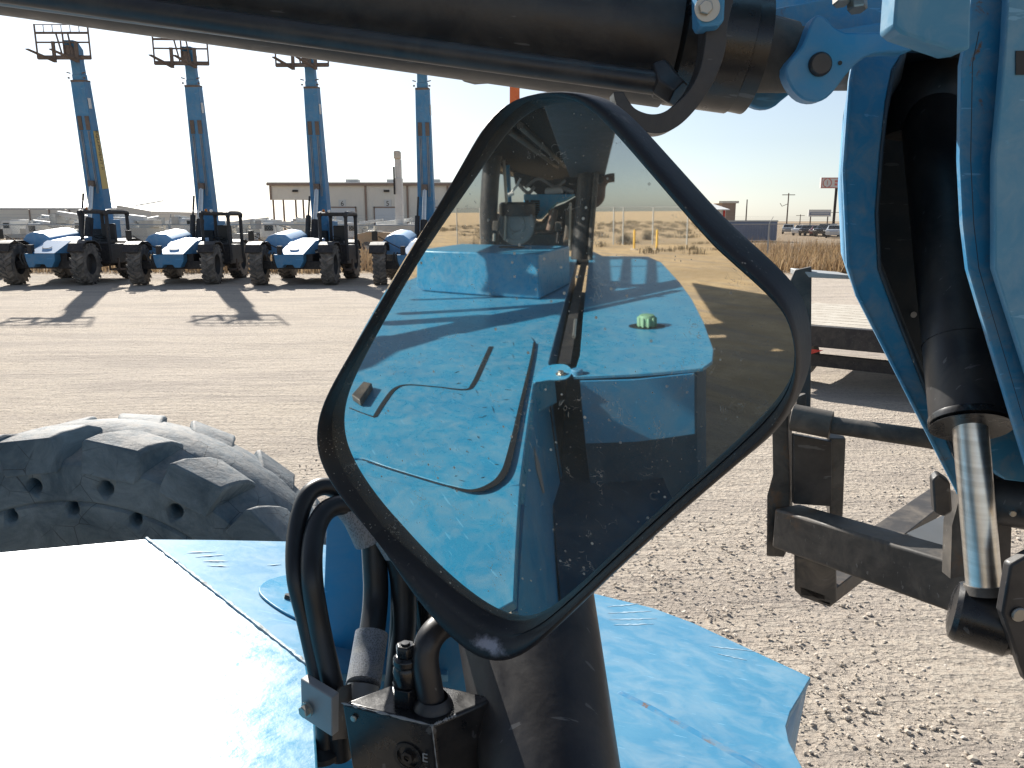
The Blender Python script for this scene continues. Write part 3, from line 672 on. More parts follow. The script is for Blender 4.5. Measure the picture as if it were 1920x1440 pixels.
# flange left: front strip following the outline
LFo = [(1612, 40), (1592, 150), (1580, 320), (1588, 500), (1606, 556), (1700, 740), (1800, 935), (1860, 1010)]
LFi = [(1830, 930), (1800, 885), (1735, 735), (1672, 575), (1646, 505), (1641, 400), (1650, 280), (1660, 190), (1672, 130), (1694, 95), (1740, 84), (1740, 40)]
def LY(a, b): return 1.40
FL = plate(LFo + LFi, LY, V(.006, .020, 0), 'head_flange', 'blue_worn', HEAD)
# its outer return (seen edge-on at left)
ro = [PY(a, b, LY(a, b)) for a, b in LFo[:7]]; m = MB()
m.add(ro + [p + V(.232, .58, 0) for p in ro], [(i, i + 1, 7 + i + 1, 7 + i) for i in range(6)])
oo = m.build('flange_return', 'blue_worn', HEAD, ang=9); oo.modifiers.new('s', 'SOLIDIFY').thickness = .006
# inner web of the left flange
ri = [PY(a, b, LY(a, b)) for a, b in LFi[:10]]; m = MB()
m.add(ri + [p + V(.285, .62, 0) for p in ri], [(i, i + 1, 10 + i + 1, 10 + i) for i in range(9)])
oo = m.build('inner_web', 'shade_slate', HEAD); oo.modifiers.new('s', 'SOLIDIFY').thickness = .006
# right flange
RFi = [(1815, 60), (1803, 120), (1800, 300), (1806, 420), (1816, 505), (1832, 560), (1892, 760), (1960, 985)]
RFo = [(2010, 985), (1958, 800), (1922, 680), (1884, 562), (1866, 505), (1866, 300), (1884, 100), (1893, -60), (1826, -60)]
plate(RFi + RFo, 1.14, V(.004, .018, 0), 'head_flange', 'blue_worn', HEAD)
rw = [PY(a, b, 1.144) + V(.009, 0, 0) for a, b in RFi]; m = MB()
m.add(rw + [p + V(.80, .64, 0) for p in rw], [(i, i + 1, 8 + i + 1, 8 + i) for i in range(7)])
oo = m.build('inner_web', 'shade_slate', HEAD); oo.modifiers.new('s', 'SOLIDIFY').thickness = .006
plate([(1893, -60), (1884, 100), (1866, 300), (1866, 505), (1884, 562), (1922, 680), (1990, 900), (2300, 900), (2300, -60)], 1.10, V(.01, .03, 0), 'side_panel', 'blue_dusty_sheen', HEAD)
MB().prism([PY(1905, 95, 1.098), PY(1925, 95, 1.098), PY(1925, 140, 1.098), PY(1905, 140, 1.098)], V(0, .001, 0)).build('warning_decal', 'decal_black', HEAD)
# back of the recess, with a slot
bk = [(1600, -160), (2100, -160), (2100, 900), (1850, 925), (1700, 650), (1630, 540), (1600, 300)]
plate(bk, 1.98, V(0, .012, 0), 'recess_back', 'shade_slate', HEAD)
MB().lathe(PY(1713, 590, 1.97), V(0, -1, 0), [(.008, 0), (.008, .001)], 16, True).build('slot', 'decal_white', HEAD)
zt_ = PY(1700, 66, 1.42).z; MB().b2(.66, 1.7, 1.44, 2.0, zt_, zt_ + .02).build('added_sun_blocker', 'shade_slate', HEAD)  # panel added to keep the sun out of the recess
# square block hanging at top
plate([(1685, -80), (1824, -80), (1820, 92), (1790, 96), (1690, 62), (1676, 50)], 1.05, V(.004, .05, 0), 'stop_block', 'blue_dusty_sheen', HEAD, .004)
plate([(1400, 26), (1690, -30), (1690, 44), (1560, 64), (1470, 78)], 1.30, V(0, .03, 0), 'cross_rib', 'blue_worn', HEAD)
plate([(1540, 60), (1700, 34), (1760, 70), (1650, 84), (1600, 100)], 1.27, V(0, .06, 0), 'gusset', 'blue', HEAD)
hexa(PY(1607, 2, 1.22), V(0, -.3, -1), .014, .014).build('bolt', 'bolt', HEAD)
hexa(PY(1577, -4, 1.22), V(0, -.3, -1), .012, .010).build('bolt', 'bolt', HEAD)
# black housing above the barrel and barrel itself
MB().lathe(PY(1745, 195, 1.70), V(0, .1, 1), [(.083, -.06), (.092, -.04), (.096, .08), (.07, .13)], 40, True).build('cylinder_head_cap', 'black', HEAD)
b_t = PY(1748, 190, 1.68); b_b = PY(1818, 788, 1.26); rb_ = .0612
TCY = MB().tube([b_t, b_t.lerp(b_b, .05), b_t.lerp(b_b, .99), b_b], [rb_ * .95, rb_, rb_, rb_ * .97], 56).build('tilt_cylinder', 'black', TEL)
e_ = (b_b - b_t).normalized()
MB().tube([b_b - e_ * .004, b_b, b_b + e_ * .008, b_b + e_ * .010], [.0624, .0635, .0635, .057], 56).build('end_collar', 'black_gloss', TCY, ang=25)
for k_ in (.80, 1.02): MB().tube([b_t.lerp(b_b, k_ - .001), b_t.lerp(b_b, k_)], [rb_ + .0012] * 2, 56).build('collar_line', 'black_gloss', TCY)
r_b = PY(1845, 1100, 1.20)
MB().tube([b_b, r_b], [.0272, .0272], 40).build('piston_rod', 'chrome', TCY)
MB().tube([r_b - (r_b - b_b).normalized() * .004, r_b + (r_b - b_b).normalized() * .01], [.030, .034], 32).build('rod_collar', 'iron', TCY)
ea = V(.80, -.45, -.10).normalized(); ec = PY(1843, 1158, 1.20)
MB().lathe(ec - ea * .045, ea, [(.032, -.005), (.048, .0), (.053, .008), (.053, .082), (.048, .090)], 40, True).build('rod_eye', 'black_gloss', TCY, ang=25)
MB().lathe(ec + ea * .046, ea, [(.046, 0), (.046, .06)], 40, True).build('pin', 'iron', TCY)
plate([(1895, 1060), (2000, 1000), (2000, 1300), (1925, 1280), (1900, 1210), (1880, 1150)], 1.12, V(0, .02, 0), 'link_plate', 'black', TCY, .004)
MB().lathe(PY(1910, 1152, 1.118), V(0, -1, 0), [(.012, 0), (.012, .002), (.010, .004)], 24, True).build('pin_cap', 'bolt', TCY)
# black cross tube bits right of the rod
MB().cyl(PY(1868, 930, 1.45), PY(2040, 965, 1.30), .056, .048, 32).build('cross_tube', 'black', TEL)
hexa(PY(1898, 962, 1.36), V(-.2, -1, 0), .006, .005, 12).build('grease_nipple', 'bolt', TEL)
plate([(1748, 900), (1760, 890), (1782, 905), (1786, 960), (1770, 970), (1752, 962)], 1.30, V(.01, .03, 0), 'rubber_stop', 'black', TEL, .004)
plate([(1830, 800), (1925, 800), (1925, 905), (1885, 900), (1860, 880)], 1.34, V(0, .03, 0), 'lower_head_plate', 'blue_worn', HEAD)
MB().prism([PY(1868, 890, 1.42), PY(1900, 880, 1.42), PY(1890, 1200, 1.42), PY(1870, 1200, 1.42)], V(0, .03, 0)).build('link_arm', 'black', TEL)
MB().prism([PY(1785, 985, 1.40), PY(1800, 930, 1.40), PY(1808, 1080, 1.38), PY(1782, 1085, 1.38)], V(0, .03, 0)).build('link_arm', 'iron', TEL)

# --- fork carriage
CAR = MB()
def cp_(px, py, t): return PY(px, py, 2.0 - .62 * t)      # t: 0 at the far (left) end, 1 at the near end
# lower crossbar (square tube)
A_ = cp_(1472, 985, 0); B_ = cp_(1860, 1110, .85)
d_ = (B_ - A_).normalized(); side = d_.cross(UP).normalized(); hh_ = .058
def sq(p, h, w_): return [p + UP * h - side * w_, p + UP * h + side * w_, p - UP * h + side * w_, p - UP * h - side * w_]
CAR.rings([sq(A_, .057, .045), sq(B_, .057, .045)])
CARR = CAR.build('fork_carriage', 'iron', TEL, bevel=.008, segs=3)
# left end plate, thin, continues up as post
m = MB(); m.prism([cp_(1447, 770, 0), cp_(1476, 760, 0), cp_(1482, 930, 0), cp_(1470, 1045, 0), cp_(1437, 1043, 0), cp_(1438, 930, 0), cp_(1449, 890, 0)], V(.03, .055, 0)); m.build('end_plate', 'iron', CARR, bevel=.003)
m = MB(); m.prism([cp_(1478, 535, -.3), cp_(1490, 507, -.3), cp_(1522, 500, -.3), cp_(1520, 770, -.12), cp_(1496, 780, -.12)], V(.01, .03, 0)); m.build('backrest_post', 'iron', CARR, bevel=.003)
m = MB(); m.prism([cp_(1505, 509, -.3), cp_(1600, 517, -.2), cp_(1600, 524, -.2), cp_(1505, 520, -.3)], V(0, .10, .004)); m.build('backrest_rail', 'galv', CARR, bevel=.002)
m = MB(); m.prism([cp_(1494, 745, -.1), cp_(1512, 738, -.1), cp_(1512, 758, -.1), cp_(1503, 775, -.1), cp_(1494, 790, -.1)], V(0, .02, 0)); m.build('post_foot', 'iron', CARR, bevel=.002)
# sleeve + shaft
s0 = cp_(1484, 782, .02); s1 = cp_(1560, 797, .10)
MB().lathe(s0, s1 - s0, [(.026, 0), (.036, .003), (.036, (s1 - s0).length - .002), (.026, (s1 - s0).length)], 36, True).build('shaft_sleeve', 'iron', CARR)
MB().tube([s1, cp_(1735, 822, .30), cp_(1900, 850, .5)], [.0225, .0235, .024], 28).build('shaft', 'iron', CARR)
# inner fork shank: channel between tubes
m = MB(); m.prism([cp_(1488, 815, .05), cp_(1560, 828, .05), cp_(1560, 950, .05), cp_(1488, 945, .05)], V(.002, .02, 0)); m.build('shank_plate', 'black', CARR, bevel=.002)
m = MB(); m.prism([cp_(1556, 822, .04), cp_(1586, 822, .04), cp_(1580, 975, .04), cp_(1556, 975, .04)], V(.015, .06, 0)); m.build('fork_shank', 'iron', CARR, bevel=.003)
# fork heel below crossbar and blade running away
FK = MB().prism([cp_(1490, 1040, .02), cp_(1568, 1062, .02), cp_(1570, 1130, .02), cp_(1556, 1138, .02), cp_(1500, 1118, .02), cp_(1490, 1108, .02)], V(.016, .05, 0)).build('fork', 'iron', CARR, bevel=.006, segs=3)
h0 = cp_(1562, 1112, .02); m = MB()
bd = V(.72, .69, 0).normalized(); bs = bd.cross(UP)
q_ = [h0 + V(0, 0, -.032), h0 + bs * -.11 + V(0, 0, -.032), h0 + bs * -.10 + bd * 1.1 + V(0, 0, -.02), h0 + bd * 1.1 + bs * -.01 + V(0, 0, -.02)]
m.prism(q_, V(0, 0, .040)); m.build('blade', 'iron', FK, bevel=.003)
FK2 = MB().prism([cp_(1500, 1118, .02), cp_(1556, 1138, .02), cp_(1556, 1120, .02), cp_(1500, 1100, .02)], V(.28, .27, .0)).build('fork_heel', 'iron', FK)
m = MB(); m.prism([cp_(1700, 1000, .25), cp_(1790, 955, -.05), cp_(1800, 990, 0), cp_(1785, 1040, .3)], V(0, 0, -.012)); m.build('tread_plate', 'galv', CARR)

# --- parts seen in the mirror, behind the camera
MID = 'blue'
# deck B with cut-outs
Bp = [MZ(*q, ZD) for q in [(1075, 705), (1200, 700), (1318, 690), (1336, 677), (1338, 655), (1320, 605), (1298, 562), (1275, 530), (1240, 492), (1215, 481), (1130, 480)]] + [V(-5.3, -3.9, ZD), V(-4.62, -3.32, ZD), V(-1.13, -.33, ZD)]
DB = MB().prism(Bp, V(0, 0, -.014)).build('engine_cover', 'blue_deck', TEL, bevel=.003)
# front wall of cover B (partly sunlit), set back a little
q = [MZ(1085, 715, ZD), MZ(1190, 712, ZD), MZ(1305, 700, ZD)]
q = [p + V(-.03, -.03, -.016) for p in q]; m = MB()
m.prism(q + [V(p.x, p.y, 1.24) for p in q[::-1]], U * .012)
m.build('cover_front_wall', 'blue', DB)
# body under B and right side skirt
q = [p.copy() for p in Bp]
cB = sum(q, V(0, 0, 0)) / len(q)
MB().prism([V(p.x, p.y, 1.482) + (V(cB.x, cB.y, 0) - V(p.x, p.y, 0)).normalized() * .09 for p in q], V(0, 0, -.9)).build('engine_bay', 'shade_navy', TEL)
# green cap in oval cut-out
ca_ = MZ(1213, 612, ZD); cx = (MZ(1245, 600, ZD) - MZ(1180, 600, ZD)); cw = cx.length; cxn = cx.normalized(); cyn = cxn.cross(UP)
ov = [ca_ + cxn * (math.cos(t) * cw * .5) + cyn * (math.sin(t) * cw * .36) + V(0, 0, .001) for t in np.linspace(0, 2 * math.pi, 36, endpoint=False)]
MB().prism(ov, V(0, 0, .0012)).build('filler_recess', 'decal_black', DB)
m = MB(); rc_ = cw * .23; m.lathe(ca_ + V(0, 0, .003), UP, [(rc_ * .9, 0), (rc_, .004), (rc_, .045), (rc_ * .85, .055), (rc_ * .3, .060)], 30, True)
for i in range(10):
    a = i * .628; m.lathe(ca_ + V(math.cos(a), math.sin(a), 0) * rc_ + V(0, 0, .004), UP, [(.008, 0), (.008, .04), (.004, .045)], 8, True)
m.build('filler_cap', 'green_cap', DB)
# sidewall of deck A (in shade) with decals, and floor of the boom well
wA = [V(-.2, .6, 0), V(-.96, .02, 0)]; m = MB()
wn_ = V(.607, -.795, 0)
m.prism([V(-.2, .6, ZD - .051), V(-.96, .02, ZD - .051), V(-.96, .02, .75), V(-.2, .6, .75)], -wn_ * .012)
sw = m.build('well_side_wall', 'blue', TEL)
MB().prism([V(-.96, .02, ZD - .05), V(-1.12, -.16, ZD - .05), V(-1.12, -.16, .75), V(-.96, .02, .75)], V(-.01, .01, 0)).build('well_end_wall', 'blue', TEL)
MB().prism([V(-4.6, -3.05, 1.44), V(-1.08, -.12, 1.44), V(-1.08, -.12, .8), V(-4.6, -3.05, .8)], V(-.01, .01, 0)).build('well_side_wall', 'black', TEL)
MB().b2(-.25, .25, -.3, .3, .7, .74)
m = MB(); m.prism([V(-.15, .62, 1.0), V(-5, -3.0, 1.0), V(-4.6, -3.5, 1.0), V(-.80, -.45, 1.0), V(.1, .25, 1.0)], V(0, 0, -.5)); m.build('chassis', 'shade_navy', TEL)
# arrow decals on the well wall
wp0 = V(-.2, .6, ZD) + wn_ * .002
def WQ(px, py): return MP(px, py, wp0, wn_)
for q in ([(1001, 835), (1012, 870), (1022, 925), (1018, 925), (1006, 880)], [(1050, 880), (1068, 930), (1070, 995), (1062, 985), (1048, 930)]):
    MB().prism([WQ(a, b) for a, b in q], wn_ * .0006).build('warning_decal', 'decal_grey', sw)
# bolt tab at the front of the gap
tb = MZ(1052, 702, ZD + .004); MB().lathe(tb, UP, [(.020, 0), (.020, .003)], 24, True).build('washer', 'bolt', deckm); hexa(tb + V(0, 0, .003), UP, .012, .010).build('bolt', 'bolt', deckm)
tabp = crom([MZ(a, b, ZD + .001) for a, b in [(1000, 716), (1030, 714), (1060, 712), (1072, 700), (1066, 688), (1050, 684), (1020, 690)]], 4, True)
MB().prism(tabp, V(0, 0, .003)).build('hinge_tab', 'blue_trim_lit', deckm)
MB().lathe(MZ(1082, 700, ZD + .002), UP, [(.022, -.01), (.022, .012), (.018, .016)], 20, True).build('hinge_barrel', 'blue_worn', deckm)
# dark strap lying in the gap
gs = [MZ(1047, 682, ZD + .003), MZ(1070, 683, ZD + .003), MZ(1103, 482, ZD + .003), MZ(1092, 482, ZD + .003)]
MB().prism(gs, V(0, 0, .003)).build('gap_seal', 'black', TEL)
MB().tube([MZ(1076, 632, ZD + .012), MZ(1079, 600, ZD + .012)], .008, 10).build('door_latch', 'bolt', DB)
# service hatch on deck A: slightly raised plate, its gap and hand slots as dark strips
hat = crom([MZ(a, b, ZD + .0005) for a, b in [(640, 640), (780, 632), (900, 626), (975, 628), (1000, 640), (998, 670), (975, 760), (955, 850), (938, 895), (915, 915), (880, 921), (780, 895), (690, 865), (600, 820)]], 5, True)
hatch = MB().prism(hat, V(0, 0, .006)).build('service_hatch', 'blue_deck', deckm, bevel=.0015)
def strip(pts, wpx, name, mat, z, parent):
    L_ = [MZ(a, b, z) for a, b in pts]; pp = crom(L_, 6); m = MB(); ws = [MZ(a + w_, b, z) - MZ(a, b, z) for (a, b), w_ in zip(pts, wpx)]
    wl = [w_.length for w_ in ws]; wi = np.interp(np.linspace(0, len(pts) - 1, len(pp)), range(len(pts)), wl)
    l = []; r = []
    for i, p in enumerate(pp):
        t = (pp[min(i + 1, len(pp) - 1)] - pp[max(i - 1, 0)]).normalized(); s = t.cross(UP) * (wi[i] / 2); l.append(p + s); r.append(p - s)
    return MB().prism(l + r[::-1], V(0, 0, .0015)).build(name, mat, parent)
strip([(1002, 642), (997, 672), (976, 765), (957, 850), (943, 890), (918, 912), (882, 921), (840, 912)], [4, 5, 8, 12, 14, 14, 8, 4], 'hatch_gap', 'decal_black', ZD + .0066, hatch)
strip([(921, 650), (905, 685), (888, 720), (872, 731), (820, 726), (765, 722), (740, 730), (720, 755), (703, 782)], [9, 9, 9, 6, 3, 4, 8, 9, 8], 'hand_slot', 'decal_black', ZD + .0066, hatch)
strip([(703, 783), (680, 775), (655, 765)], [3, 2, 2], 'hatch_gap', 'decal_black', ZD + .0066, hatch)
strip([(840, 912), (760, 888), (680, 862)], [3, 2, 2], 'hatch_gap', 'decal_black', ZD + .0066, hatch)
q = [MZ(a, b, ZD + .007) for a, b in [(662, 752), (684, 726), (700, 730), (678, 763)]]
MB().prism(q, V(0, 0, .022)).build('rubber_latch', 'iron', hatch, bevel=.004)
for i in range(34):
    a_, b_ = random.uniform(850, 985), random.uniform(640, 900)
    if a_ > 1000 - (b_ - 640) * .22: continue
    an = random.uniform(-.4, 1.4); L0_ = random.uniform(4, 13); A1 = MZ(a_, b_, ZD + .0075); B1 = MZ(a_ + math.cos(an) * L0_, b_ + math.sin(an) * L0_, ZD + .0075)
    MB().tube([A1, (A1 + B1) / 2, B1], [.0003, random.uniform(.0007, .0012), .0003], 5).build('scratch', 'decal_black', hatch)
# tank box on the deck
f0 = MZ(783, 545, ZD); f1 = MZ(1012, 562, ZD); fn = (f1 - f0).cross(UP).normalized()
if fn.dot(-f0) < 0: fn = -fn
def FQ(px, py, p0=f0): return MP(px, py, p0, fn)
ft = [f0 + V(0, 0, .003), f1 + V(0, 0, .003), FQ(1010, 476), FQ(797, 470)]
fx = (f1 - f0).normalized(); Hb = FQ(900, 473).z
fr = [f0 + V(0, 0, .03) - fx * .01, f0 + fx * .05, f1 - fx * .0 + V(0, 0, .003), V(f1.x, f1.y, Hb), V(f0.x, f0.y, Hb) + fx * .03]
fr[1].z = ZD + .003
tb_ = MB().prism(fr, -fn * .75).build('tank_box', 'blue_deck', TEL, bevel=.012, segs=3)
MB().prism([V(f1.x, f1.y, Hb + .001) - fx * .5 - fn * .42, V(f1.x, f1.y, Hb + .001) - fx * .3 - fn * .42, V(f1.x, f1.y, Hb + .001) - fx * .3 - fn * .5, V(f1.x, f1.y, Hb + .001) - fx * .5 - fn * .5], V(0, 0, .01)).build('hinge', 'dark_bolt', tb_)
# ---- cage / engine beyond: vertical plane across the machine
pc = V(-4.4, -3.1, 0); pcn = U
def CQ(px, py, off=0): return MP(px, py, pc + U * off, pcn)
def mtube(pts, r, name, mat, off=0, parent=TEL, seg=14):
    return MB().tube([CQ(a, b, off) for a, b in pts], r, seg).build(name, mat, parent)
cage = mtube([(918, 460), (916, 400), (920, 330), (925, 290)], .13, 'cab_post', 'black', .25)
mtube([(1088, 495), (1096, 420), (1103, 330), (1108, 240), (1112, 180)], .13, 'cab_post', 'black', -.2)
mtube([(1106, 498), (1110, 420), (1118, 330), (1125, 240)], .03, 'grab_rail', 'iron', -.35)
mtube([(946, 450), (950, 380), (945, 300)], .022, 'guard_bar', 'bolt', .3)
mtube([(955, 400), (952, 350), (950, 310)], .05, 'stripe_post', 'blue', .8)
ec0 = [CQ(a, b, .75) for a, b in [(982, 364), (1078, 364), (1060, 375), (1040, 382), (1010, 412), (982, 402)]]
EC = MB().prism(ec0, U * .5).build('rear_engine_cover', 'blue_trim_lit', TEL, bevel=.01)  # lighter blue puts sunlight into the cover's colour
for i in range(8):
    m = MB(); 
    for x0, x1 in ((984, 991), (995, 1012 - max(0, i - 4) * 2)):
        a = CQ(x0, 377 + i * 4.2, .73); b = CQ(x1, 377 + i * 4.2, .73); m.cyl(a, b, .012, .012, 8)
    m.build('louvre', 'decal_black', EC)
m = MB(); c_ = CQ(967, 421, .35); m.lathe(c_, Fd, [(.24, -.35), (.27, -.30), (.27, -.02), (.255, .0), (.20, .01), (.195, .0), (.14, .0), (.135, .025), (.10, .03), (.095, .01), (.02, .015)], 48, True)
m.build('air_cleaner', 'steel_plate', TEL, ang=30)
m = MB(); m.lathe(CQ(970, 388, .5) - V(0, 0, .12), UP, [(.26, 0), (.27, .04), (.27, .15), (.24, .18)], 40, True); m.build('air_precleaner', 'black', TEL, ang=30)
mtube([(1000, 425), (1020, 424), (1035, 410), (1038, 395)], .07, 'intake_hose', 'iron', .5)
mtube([(1030, 432), (1036, 410), (1040, 392)], .05, 'exhaust_pipe', 'exhaust', .3)
MB().prism([CQ(a, b, .15) for a, b in [(1060, 390), (1088, 395), (1085, 450), (1055, 456), (1060, 420)]], U * .25).build('muffler_shield', 'iron', TEL, bevel=.03)
MB().prism([CQ(a, b, .0) for a, b in [(924, 414), (935, 414), (934, 434), (923, 432)]], U * .1).build('lamp_box', 'iron', TEL, bevel=.01)
MB().prism([CQ(a, b, .0) for a, b in [(1041, 416), (1054, 416), (1052, 434), (1040, 433)]], U * .1).build('lamp_box', 'iron', TEL, bevel=.01)
mtube([(926, 452), (927, 438)], .02, 'lift_eye', 'bolt', 0)
mtube([(1045, 455), (1047, 435)], .02, 'lift_eye', 'black', 0)
mtube([(1068, 470), (1070, 380)], .015, 'cable', 'bolt', .1)
mtube([(958, 362), (968, 350), (976, 334)], .015, 'cable', 'galv', .1)
mtube([(953, 366), (963, 362)], .025, 'connector', 'galv', .1)
# dark bulk of engine
MB().prism([CQ(a, b, 1.3) for a, b in [(930, 470), (1095, 470), (1095, 372), (1080, 368), (1060, 380), (1040, 388), (1010, 420), (985, 408), (930, 400)]], U * .6).build('engine', 'black', TEL)
MB().prism([CQ(a, b, .4) for a, b in [(935, 470), (1095, 470), (1095, 440), (935, 440)]], U * .6).build('engine_sump', 'black', TEL)
MB().prism([CQ(a, b, 1.0) for a, b in [(962, 322), (1030, 338), (1100, 325), (1100, 367), (1010, 366), (990, 350), (966, 346)]], U * .4).build('boom_pivot', 'black', TEL)
for q in (([(985, 352), (1010, 335), (1040, 350), (1060, 338)], .02), ([(972, 345), (990, 362), (1002, 350)], .025), ([(1030, 366), (1045, 352), (1075, 360)], .03)):
    MB().tube(crom([CQ(a, b, .85) for a, b in q[0]], 5), q[1], 8).build('engine_hose', 'steel_plate', TEL)
MB().prism([CQ(a, b, .7) for a, b in [(1022, 352), (1052, 350), (1056, 362), (1020, 364)]], U * .2).build('filter_housing', 'galv', TEL, bevel=.03)
# curled exhaust outlet right of the post
MB().tube(crom([CQ(a, b, .1) for a, b in [(1110, 382), (1118, 380), (1126, 370), (1128, 350), (1134, 338), (1142, 334), (1152, 333)]], 6), .055, 16).build('exhaust_outlet', 'exhaust', TEL)
MB().prism([CQ(a, b, .0) for a, b in [(1118, 315), (1132, 320), (1132, 340), (1124, 345), (1118, 335)]], U * .1).build('work_lamp', 'black', TEL, bevel=.01)
# cab roof: dark slab with ribs over the rear
rfl = [CQ(925, 320, .2), CQ(1008, 345, .2), CQ(1108, 300, -.1)]
RZ = 2.95
rq = [V(-2.55, .25, RZ + .1), V(-4.6, -1.75, RZ), V(-5.6, -2.6, RZ), V(-5.1, -3.3, RZ), V(-4.2, -2.9, RZ), V(-2.2, -.6, RZ + .1)]
ROOF = MB().prism([MZ(a, b, 2.75) for a, b in [(862, 292), (905, 318), (1010, 345), (1062, 338), (1110, 330), (1128, 232), (1070, 205), (1000, 205), (940, 230)]], V(0, 0, .08)).build('cab_roof', 'matte_black', TEL, bevel=.02)
for q in ([(955, 245), (1045, 312)], [(975, 235), (1060, 312)]):
    MB().tube([MZ(*q[0], 2.72), MZ(*q[1], 2.72)], .03, 10).build('roof_rib', 'iron', ROOF)
MB().tube([MZ(880, 290, 2.72), MZ(1008, 343, 2.72)], .045, 10).build('roof_rib', 'black', ROOF)
# rear wheel far left
rwc = CQ(850, 425, -.6); rwc.z = .72
MB().lathe(V(rwc.x, rwc.y, .72), LV, [(.25, -.15), (.25, .15)], 30, True).build('rear_wheel', 'rim_dark', TEL)
m = MB(); m.lathe(V(rwc.x, rwc.y, .72), LV, [(.25, -.18), (.6, -.2), (.72, -.15), (.72, .15), (.6, .2), (.25, .18)], 44)
for i in range(22):
    a = i * 2 * math.pi / 22; ur = Fd * math.cos(a) + UP * math.sin(a); c = V(rwc.x, rwc.y, .72) + ur * .74
    m.box(c, (.36, .09, .07), Matrix((LV, ur.cross(LV), ur)).transposed())
m.build('tyre', 'tyre_far', bpy.data.objects['rear_wheel'])
# bars added only to cast shadow lines on the covers, traced back sunward
def up_to(p, z): return p + SUN * ((z - p.z) / SUN.z)
gd = MB(); zg = 2.75
def shadow_bar(a, b, r): gd.tube([up_to(MZ(*a, ZD), zg), up_to(MZ(*b, ZD), zg)], r, 10)
shadow_bar((640, 662), (900, 606), .085); shadow_bar((900, 606), (1300, 525), .10)
shadow_bar((1130, 500), (1262, 498), .03); shadow_bar((1172, 540), (1176, 480), .03); shadow_bar((1222, 540), (1222, 480), .03); shadow_bar((1126, 540), (1130, 480), .05); shadow_bar((1110, 538), (1280, 532), .07)
shadow_bar((760, 588), (1100, 566), .04); shadow_bar((780, 562), (1250, 540), .03); shadow_bar((1060, 590), (1270, 545), .03); shadow_bar((735, 606), (905, 594), .06); shadow_bar((1045, 560), (1240, 556), .02)
GD = gd.build('shadow_bars', 'matte_black', BOOM)
for pl_ in ([FQ(903, 548), FQ(1010, 558), FQ(1010, 520), FQ(985, 512), FQ(1010, 478), FQ(925, 474), FQ(918, 500), FQ(912, 530)],
            [MZ(1014, 560, ZD), MZ(1075, 545, ZD), MZ(1118, 535, ZD), MZ(1112, 492, ZD), MZ(1040, 490, ZD)],
            [MZ(a, b, ZD) for a, b in [(600, 712), (665, 702), (700, 690), (745, 662), (830, 636), (640, 640)]]):
    MB().prism([up_to(p, 2.8) for p in pl_], V(0, 0, .01)).build('shadow_plate', 'matte_black', GD)  # plates added to shade the tank box and parts of the deck

